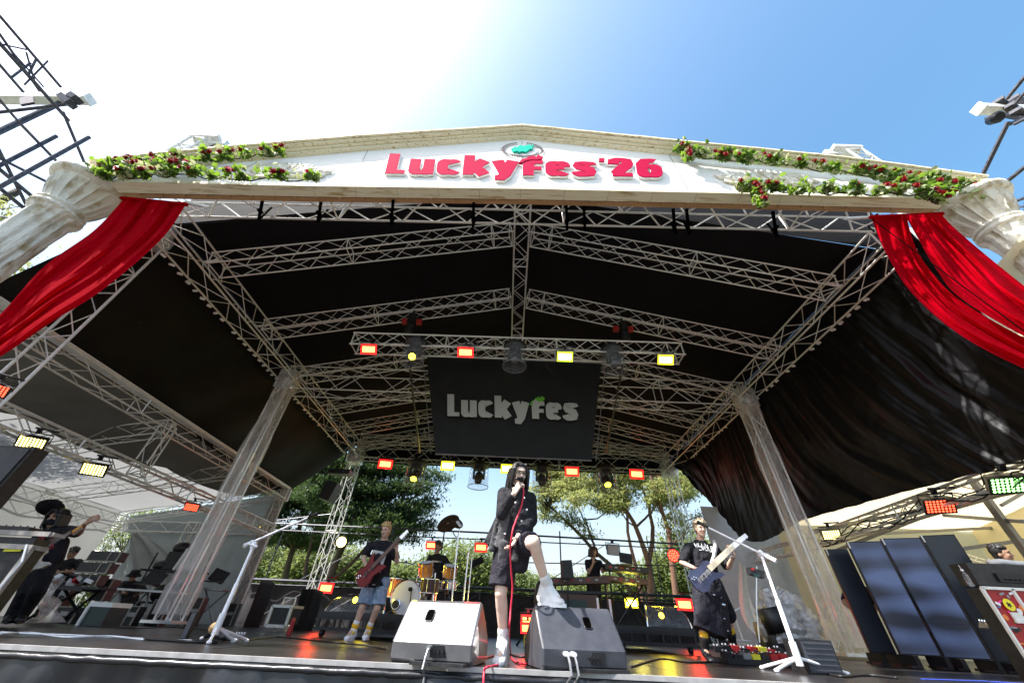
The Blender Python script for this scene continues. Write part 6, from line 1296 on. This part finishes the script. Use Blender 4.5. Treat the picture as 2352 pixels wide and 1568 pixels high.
# ---- man with cap ----
J=std(dict(head=(166,1270,10.8),neck=(163,1286,10.85),shL=(148,1292,10.85),shR=(181,1290,10.8),elL=(128,1315,10.7),wrL=(150,1312,10.5),elR=(190,1312,10.6),wrR=(170,1312,10.45),pel=(140,1340,10.9),hipL=(132,1348,10.9),hipR=(148,1348,10.9),knL=(112,1378,10.9),anL=(85,1410,11),toL=(80,1412,10.85),knR=(128,1380,10.9),anR=(100,1412,11),toR=(97,1414,10.85)))
t,P,Rm,sd,f,uh=person('man in black cap and black t-shirt standing in the shade by the gear rack',J,(.5,-.8,-.2),1.1,'skin_shade',.014)
hair(t,P,Rm,'hair_black','short',1.1,.013,1); tee(t,J,1.15,sl=.8,vox=.016); sh=J['shR']-J['shL']
cloth(t,'trousers',[(J['pel'],J['hipL'],.17,.14,.12,.12,sh),(J['pel'],J['hipR'],.17,.14,.12,.12,sh),(J['hipL'],J['knL'],.12,.12,.09,.09,sh),(J['hipR'],J['knR'],.12,.12,.09,.09,sh),(J['knL'],J['anL'],.09,.09,.07,.07,sh),(J['knR'],J['anR'],.09,.09,.07,.07,sh)],'cloth_black',.018)
b=MB(); b.ell(P(0,-.015,.07),.098,.11,.085,Rm,16,10); b.cap(P(0,.08,.07),P(0,.16,.055),.08,.012,.05,.01,sd); o=b.build('cap','black_plastic',t,True); b=MB(); b.ell(P(.03,.085,.10),.02,.01,.015,n=8,m=6); b.build('cap_badge','print_grey',o)
# ---- seated man with bucket hat ----
J=std(dict(head=(307,1322,11.8),neck=(302,1336,11.85),shL=(284,1340,11.85),shR=(322,1342,11.8),elL=(272,1356,11.6),wrL=(290,1362,11.3),elR=(330,1358,11.6),wrR=(318,1363,11.3),pel=(298,1378,11.9),hipL=(290,1382,11.9),hipR=(306,1382,11.9),knL=(285,1385,11.4),anL=(285,1410,11.4),toL=(285,1412,11.2),knR=(312,1386,11.4),anR=(312,1410,11.4),toR=(312,1412,11.2)))
t,P,Rm,sd,f,uh=person('man in black bucket hat seated at the folding table in the left wing',J,(.35,-.9,-.25),1.05,'skin_shade',.014)
tee(t,J,1.15,sl=.95,vox=.018); sh=J['shR']-J['shL']; cloth(t,'trousers',[(J['pel'],J['knL'],.14,.12,.09,.09,sh),(J['pel'],J['knR'],.14,.12,.09,.09,sh),(J['knL'],J['anL'],.09,.09,.06,.06,sh),(J['knR'],J['anR'],.09,.09,.06,.06,sh)],'cloth_black',.018)
b=MB(); b.lathe(P(0,-.0,.03),Rm@V((0,0,1)),[(.17,-.03),(.165,-.025),(.11,.03),(.10,.10),(.05,.115)],20); b.build('bucket_hat','cloth_black',t,True)
t=thing('folding_chair',(J['pel'].x,12,0),'black folding chair under the seated man with the bucket hat','chair'); b=MB(); b.box(J['pel']+V((0,.05,-.14)),.42,.4,.03); b.build('seat','black_metal',t); b=MB()
for sx in (-.2,.2): b.tube([(J['pel'].x+sx,11.8,0),(J['pel'].x+sx,12.1,J['pel'].z)],.015,5); b.tube([(J['pel'].x+sx,12.15,0),(J['pel'].x+sx,11.75,J['pel'].z-.1)],.015,5)
b.build('leg','black_metal',t)
# ---- man at the right desk ----
J=std(dict(head=(2302,1272,5.95),neck=(2312,1296,6.0),shL=(2290,1308,6.0),shR=(2350,1305,5.95),elL=(2300,1350,5.95),wrL=(2315,1360,5.8),elR=(2390,1345,5.9),wrR=(2380,1362,5.8),pel=(2350,1385,6.1),hipL=(2340,1400,6.1),hipR=(2370,1400,6.1),knL=(2400,1460,6.1),anL=(2450,1520,6.1),toL=(2455,1528,5.95),knR=(2430,1460,6.1),anR=(2470,1520,6.1),toR=(2475,1528,5.95)))
t,P,Rm,sd,f,uh=person('dark haired man behind the amplifier at the right edge, looking aside',J,(.45,-.85,-.05),1.0,'skin_shade',.010,upv=(-.15,0,1))
hair(t,P,Rm,'hair_black','short',1.0,.010,6); tee(t,J,1,sl=.9,vox=.014); cloth(t,'trousers',[(J['pel'],J['knL'],.16,.13,.09,.09,(1,0,0)),(J['pel'],J['knR'],.16,.13,.09,.09,(1,0,0)),(J['knL'],J['anL'],.09,.09,.06,.06,(1,0,0)),(J['knR'],J['anR'],.09,.09,.06,.06,(1,0,0))],'cloth_black',.02)
b=MB(); b.tube([A(2270,1291,5.6),A(2300,1289,5.55),A(2330,1293,5.5),A(2370,1296,5.5)],.035,8); tag(b.build('towel','white_cloth',None,True),'white towel with red stripe lying on the amplifier at right','towel')
# ---- man half hidden behind the screens ----
J=std(dict(head=(1948,1322,7.9),neck=(1958,1345,7.9),shL=(1950,1352,7.9),shR=(1990,1355,8.0),elL=(1940,1385,7.8),wrL=(1975,1412,7.7),elR=(2010,1395,8.0),wrR=(2010,1420,8.0),pel=(1992,1425,8.0),hipL=(1985,1435,8.0),hipR=(2005,1435,8.0),knL=(2000,1462,7.9),anL=(2023,1495,7.95),toL=(2025,1499,7.8),knR=(2025,1462,8.1),anR=(2045,1495,8.2),toR=(2048,1499,8.05)))
J['shL']=A(1948,1356,7.9)
t,P,Rm,sd,f,uh=person('man in black t-shirt and shorts half hidden behind the glowing screen panels',J,(.7,-.6,-.1),1.0,'skin_shade',.012,upv=(-.25,0,1))
hair(t,P,Rm,'hair_black','short',1.0,.012,6); tee(t,J,1,sl=.8,vox=.014)
cloth(t,'shorts',[(J['pel'],J['hipL'],.15,.12,.1,.1,(1,0,0)),(J['hipL'],J['knL'].lerp(J['hipL'],.2),.1,.1,.085,.085,(1,0,0)),(J['hipR'],J['knR'].lerp(J['hipR'],.2),.1,.1,.085,.085,(1,0,0))],'cloth_navyblack',.014)
# ================= trees =================
def tree(name,base,limbs,blobs,label,m,bark,dens=1,cs=.2,seed=0,group='trees behind the stage',flat=1.0,tr=.3):
    pine='pine' in name; ls,wf=(.95,.20) if pine else (.62,.34)
    rn=random.Random(seed); t=thing(name,base,label,'tree',group); b=MB()
    for pts,r0,r1 in limbs:
        n=14; b.tube([cat(pts,i/n)+V((.08*ns(i*.6,seed,r0*9),.08*ns(i*.7,seed+3),0)) for i in range(n+1)],[lerp(r0,r1,i/n) for i in range(n+1)],9)
    if 'pine' in name:
        for c,rx,ry,rz in blobs:
            c=V(c)
            if rn.random()<.75:
                best=min((cat(p_,k/8) for p_,_a,_b in limbs for k in range(2,8)),key=lambda q:(q-c).length+ (2 if q.z>c.z+.3 else 0)); m_=best.lerp(c,.5)+V((0,0,-.25*(c-best).length*.5)); b.tube([best,m_,c,c+(c-best).normalized()*rx*.6],[.06,.045,.03,.012],5)
    b.build('trunk',bark,t,True)
    vs=[];fs=[];tw=MB()
    for c,rx,ry,rz in blobs:
        nc=int(dens*85*(rx*ry*rz)**.62)
        for i in range(nc):
            while True:
                q=V((rn.uniform(-1,1),rn.uniform(-1,1),rn.uniform(-1,1)))
                if .35<q.length<1: break
            cc=V(c)+V((q.x*rx,q.y*ry,q.z*rz)); rr=rn.uniform(.5,1.0)*tr*(2.2 if pine else 3)
            if rn.random()<.12: tw.tube([V(c)+V((q.x*rx,q.y*ry,q.z*rz))*.15,cc],.025,4,1,False)
            for k in range(int(24*rn.uniform(.6,1.3))):
                o=V((rn.gauss(0,rr*.5),rn.gauss(0,rr*.5),rn.gauss(0,rr*.22*flat))); d=V((rn.gauss(0,1),rn.gauss(0,1),rn.gauss(.3,.7))).normalized(); s_=frame(d)[1]; l=cs*ls*rn.uniform(.6,1.4); wd=l*wf*rn.uniform(.6,1.2)
                p=cc+o; e=len(vs); vs+= [p-s_*wd*.4,p+d*l*.6-s_*wd,p+d*l,p+d*l*.55+s_*wd,p+s_*wd*.4]; fs.append((e,e+1,e+2,e+3,e+4))
    f=MB(); f.v=vs; f.f=fs; f.m=[0]*len(fs); f.add(tw.v,tw.f,1); f.build('crown',[m,bark],t); return t
def bl(x,y,Y,rx,rz,ry=None): return (A(x,y,Y),rx,ry or rx*.8,rz)
Yt=26
def scat(n,xr,yr,Y,sz,seed,f=lambda x,y:True):
    r_=random.Random(seed); o=[]
    while len(o)<n:
        x,y=r_.uniform(*xr),r_.uniform(*yr)
        if f(x,y): k=r_.uniform(.6,1.3)*sz; o.append((A(x,y,Y+r_.uniform(-1.8,1.8)),k,k*.8,k*r_.uniform(.22,.36)))
    return o
tree('pine_tree',V((A(740,1400,Yt).x,Yt,GZ)),[([V((A(745,1400,Yt).x,Yt,GZ)),A(755,1330,Yt),A(795,1240,Yt),A(830,1150,Yt),A(850,1080,Yt)],.28,.1),([A(752,1340,Yt),A(800,1300,Yt),A(880,1220,Yt),A(970,1190,Yt)],.14,.04),([A(790,1250,Yt),A(860,1190,Yt),A(985,1125,Yt)],.1,.04),([A(820,1180,Yt),A(760,1140,Yt),A(730,1110,Yt)],.09,.03)],
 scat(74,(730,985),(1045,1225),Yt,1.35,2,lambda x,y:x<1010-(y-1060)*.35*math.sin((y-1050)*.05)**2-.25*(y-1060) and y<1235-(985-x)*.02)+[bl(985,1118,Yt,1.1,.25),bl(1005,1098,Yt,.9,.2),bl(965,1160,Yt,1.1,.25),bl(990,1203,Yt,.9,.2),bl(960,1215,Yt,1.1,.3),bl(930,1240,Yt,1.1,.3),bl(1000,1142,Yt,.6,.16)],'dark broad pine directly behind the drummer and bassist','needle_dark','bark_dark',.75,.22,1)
tree('pine_tree',V((A(640,1400,30).x,30,GZ)),[([V((A(650,1400,30).x,30,GZ)),A(655,1320,30),A(690,1200,30),A(700,1100,30)],.26,.1),([A(690,1400,29),A(700,1320,29),A(720,1220,29)],.2,.08),([A(670,1260,30),A(620,1220,30),A(590,1200,30)],.09,.04)],
 scat(46,(585,765),(1060,1260),30,1.5,3),'dark pine at the left of the open back, seen past the tent corner','needle_dark','bark_dark',.65,.24,2)
Yr=25
tree('red_pine_tree',V((A(1505,1440,Yr).x,Yr,GZ)),[([V((A(1510,1440,Yr).x,Yr,GZ)),A(1497,1400,Yr),A(1492,1310,Yr),A(1465,1220,Yr),A(1420,1140,Yr),A(1400,1100,Yr)],.24,.07),([A(1488,1300,Yr),A(1500,1230,Yr),A(1490,1160,Yr),A(1470,1110,Yr)],.16,.06),([A(1460,1210,Yr),A(1500,1170,Yr),A(1540,1120,Yr)],.08,.03),([A(1440,1180,Yr),A(1380,1130,Yr),A(1330,1100,Yr)],.08,.03)],
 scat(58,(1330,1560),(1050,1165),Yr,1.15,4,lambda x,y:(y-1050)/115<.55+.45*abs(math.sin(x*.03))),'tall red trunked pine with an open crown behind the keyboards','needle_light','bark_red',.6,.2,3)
tree('red_pine_tree',V((A(1545,1440,23).x,23,GZ)),[([V((A(1560,1440,23).x,23,GZ)),A(1555,1390,23),A(1545,1300,23),A(1530,1200,23),A(1500,1110,23),A(1490,1070,23)],.2,.06),([V((A(1475,1440,24).x,24,GZ)),A(1480,1400,24),A(1465,1320,24),A(1445,1240,24),A(1440,1150,24),A(1430,1100,24)],.15,.05)],
 scat(16,(1490,1590),(1075,1150),23,.8,6)+scat(10,(1530,1610),(1180,1260),24,.5,7),'red trunked pine standing close beside the rear right roof leg','needle_light','bark_red',.75,.2,4)
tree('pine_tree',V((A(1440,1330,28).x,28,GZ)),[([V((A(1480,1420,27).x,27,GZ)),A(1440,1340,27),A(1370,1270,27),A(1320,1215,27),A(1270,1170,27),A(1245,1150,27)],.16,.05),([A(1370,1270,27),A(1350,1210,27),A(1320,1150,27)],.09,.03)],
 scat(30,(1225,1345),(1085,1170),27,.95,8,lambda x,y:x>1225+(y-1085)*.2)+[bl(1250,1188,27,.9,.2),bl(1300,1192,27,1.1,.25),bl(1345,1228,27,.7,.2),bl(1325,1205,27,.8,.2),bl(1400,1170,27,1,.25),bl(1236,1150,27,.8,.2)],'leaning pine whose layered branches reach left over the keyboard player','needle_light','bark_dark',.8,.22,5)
rn=random.Random(21)
for i,(x,y,Y,rx,rz) in enumerate(((640,1290,40,4.5,1.9),(760,1300,38,4,1.6),(860,1325,40,4,1.2),(960,1325,42,4,1.2),(1060,1300,44,4.2,2.2),(1130,1325,50,4.5,1.7),(1220,1345,52,4.5,1.0),(1310,1355,48,4,.7),(1400,1345,42,4,.9),(1500,1335,40,4.5,1.3),(1590,1290,38,4,2.2),(1690,1340,40,4,1.4))):
    c=A(x,y,Y); lab=['bright green bushy tree low behind the left tent corner','bright green bushy tree behind the bassist\'s left side','bushy green tree low between bassist and rear leg','bushy green tree low behind the bass drum','taller bright tree behind the cymbal stands','bright green tree low left of the singer\'s knees','bright green bush between the singer\'s legs and the horizon','low pale green bush left of the keyboard player','green bushy tree behind the keyboard player','green bushy tree behind the red pine trunks','green bushy tree behind the round red lamp','green bushy tree far right past the guitarist\'s skirt'][i]
    tree('bushy_tree',V((c.x,Y,GZ)),[([V((c.x,Y,GZ)),V((c.x+.3,Y,c.z)),V((c.x,Y,c.z+rz*.5))],.2,.06)],[(c,rx,rx*.7,rz),(c+V((rx*.5,0,-rz*.6)),rx*.7,rx*.6,rz*.7),(c+V((-rx*.6,0,-rz*.7)),rx*.7,rx*.6,rz*.8)],lab,'foliage_far','bark_dark',.62,.42,30+i,'bushy trees far behind the stage',1.6,.42)
tree('pine_tree',V((-17,6,GZ)),[([V((-17,6.5,GZ)),V((-17,6.5,6)),V((-16.8,6.5,11))],.28,.1)],[((-16.2,6.5,7.3),2.2,1.8,1.2),((-17.5,6.5,9.2),2.2,1.8,1.0),((-15.6,7.5,5.6),1.8,1.5,.9),((-14.5,8.5,6.6),1.2,1.2,.7)],'pine branches behind the dark scaffold tower at the left edge','needle_light','bark_dark',1.2,.16,60)
c=A(282,1270,18); tree('bushy_tree',V((c.x,18,GZ)),[([V((c.x,18,GZ)),c],.1,.05)],[(c,1.8,1.4,2.0),(c+V((0,0,-1.2)),1.8,1.4,1.3)],'sunlit leafy tree seen through the gap in the left tent wall','foliage_far','bark_dark',1.5,.18,61)
# hide nothing, remove unused prototypes
for c_,fl_ in first.items():
    if fl_:
        for ch in list(PR[c_].children): bpy.data.objects.remove(ch)
        bpy.data.objects.remove(PR[c_])
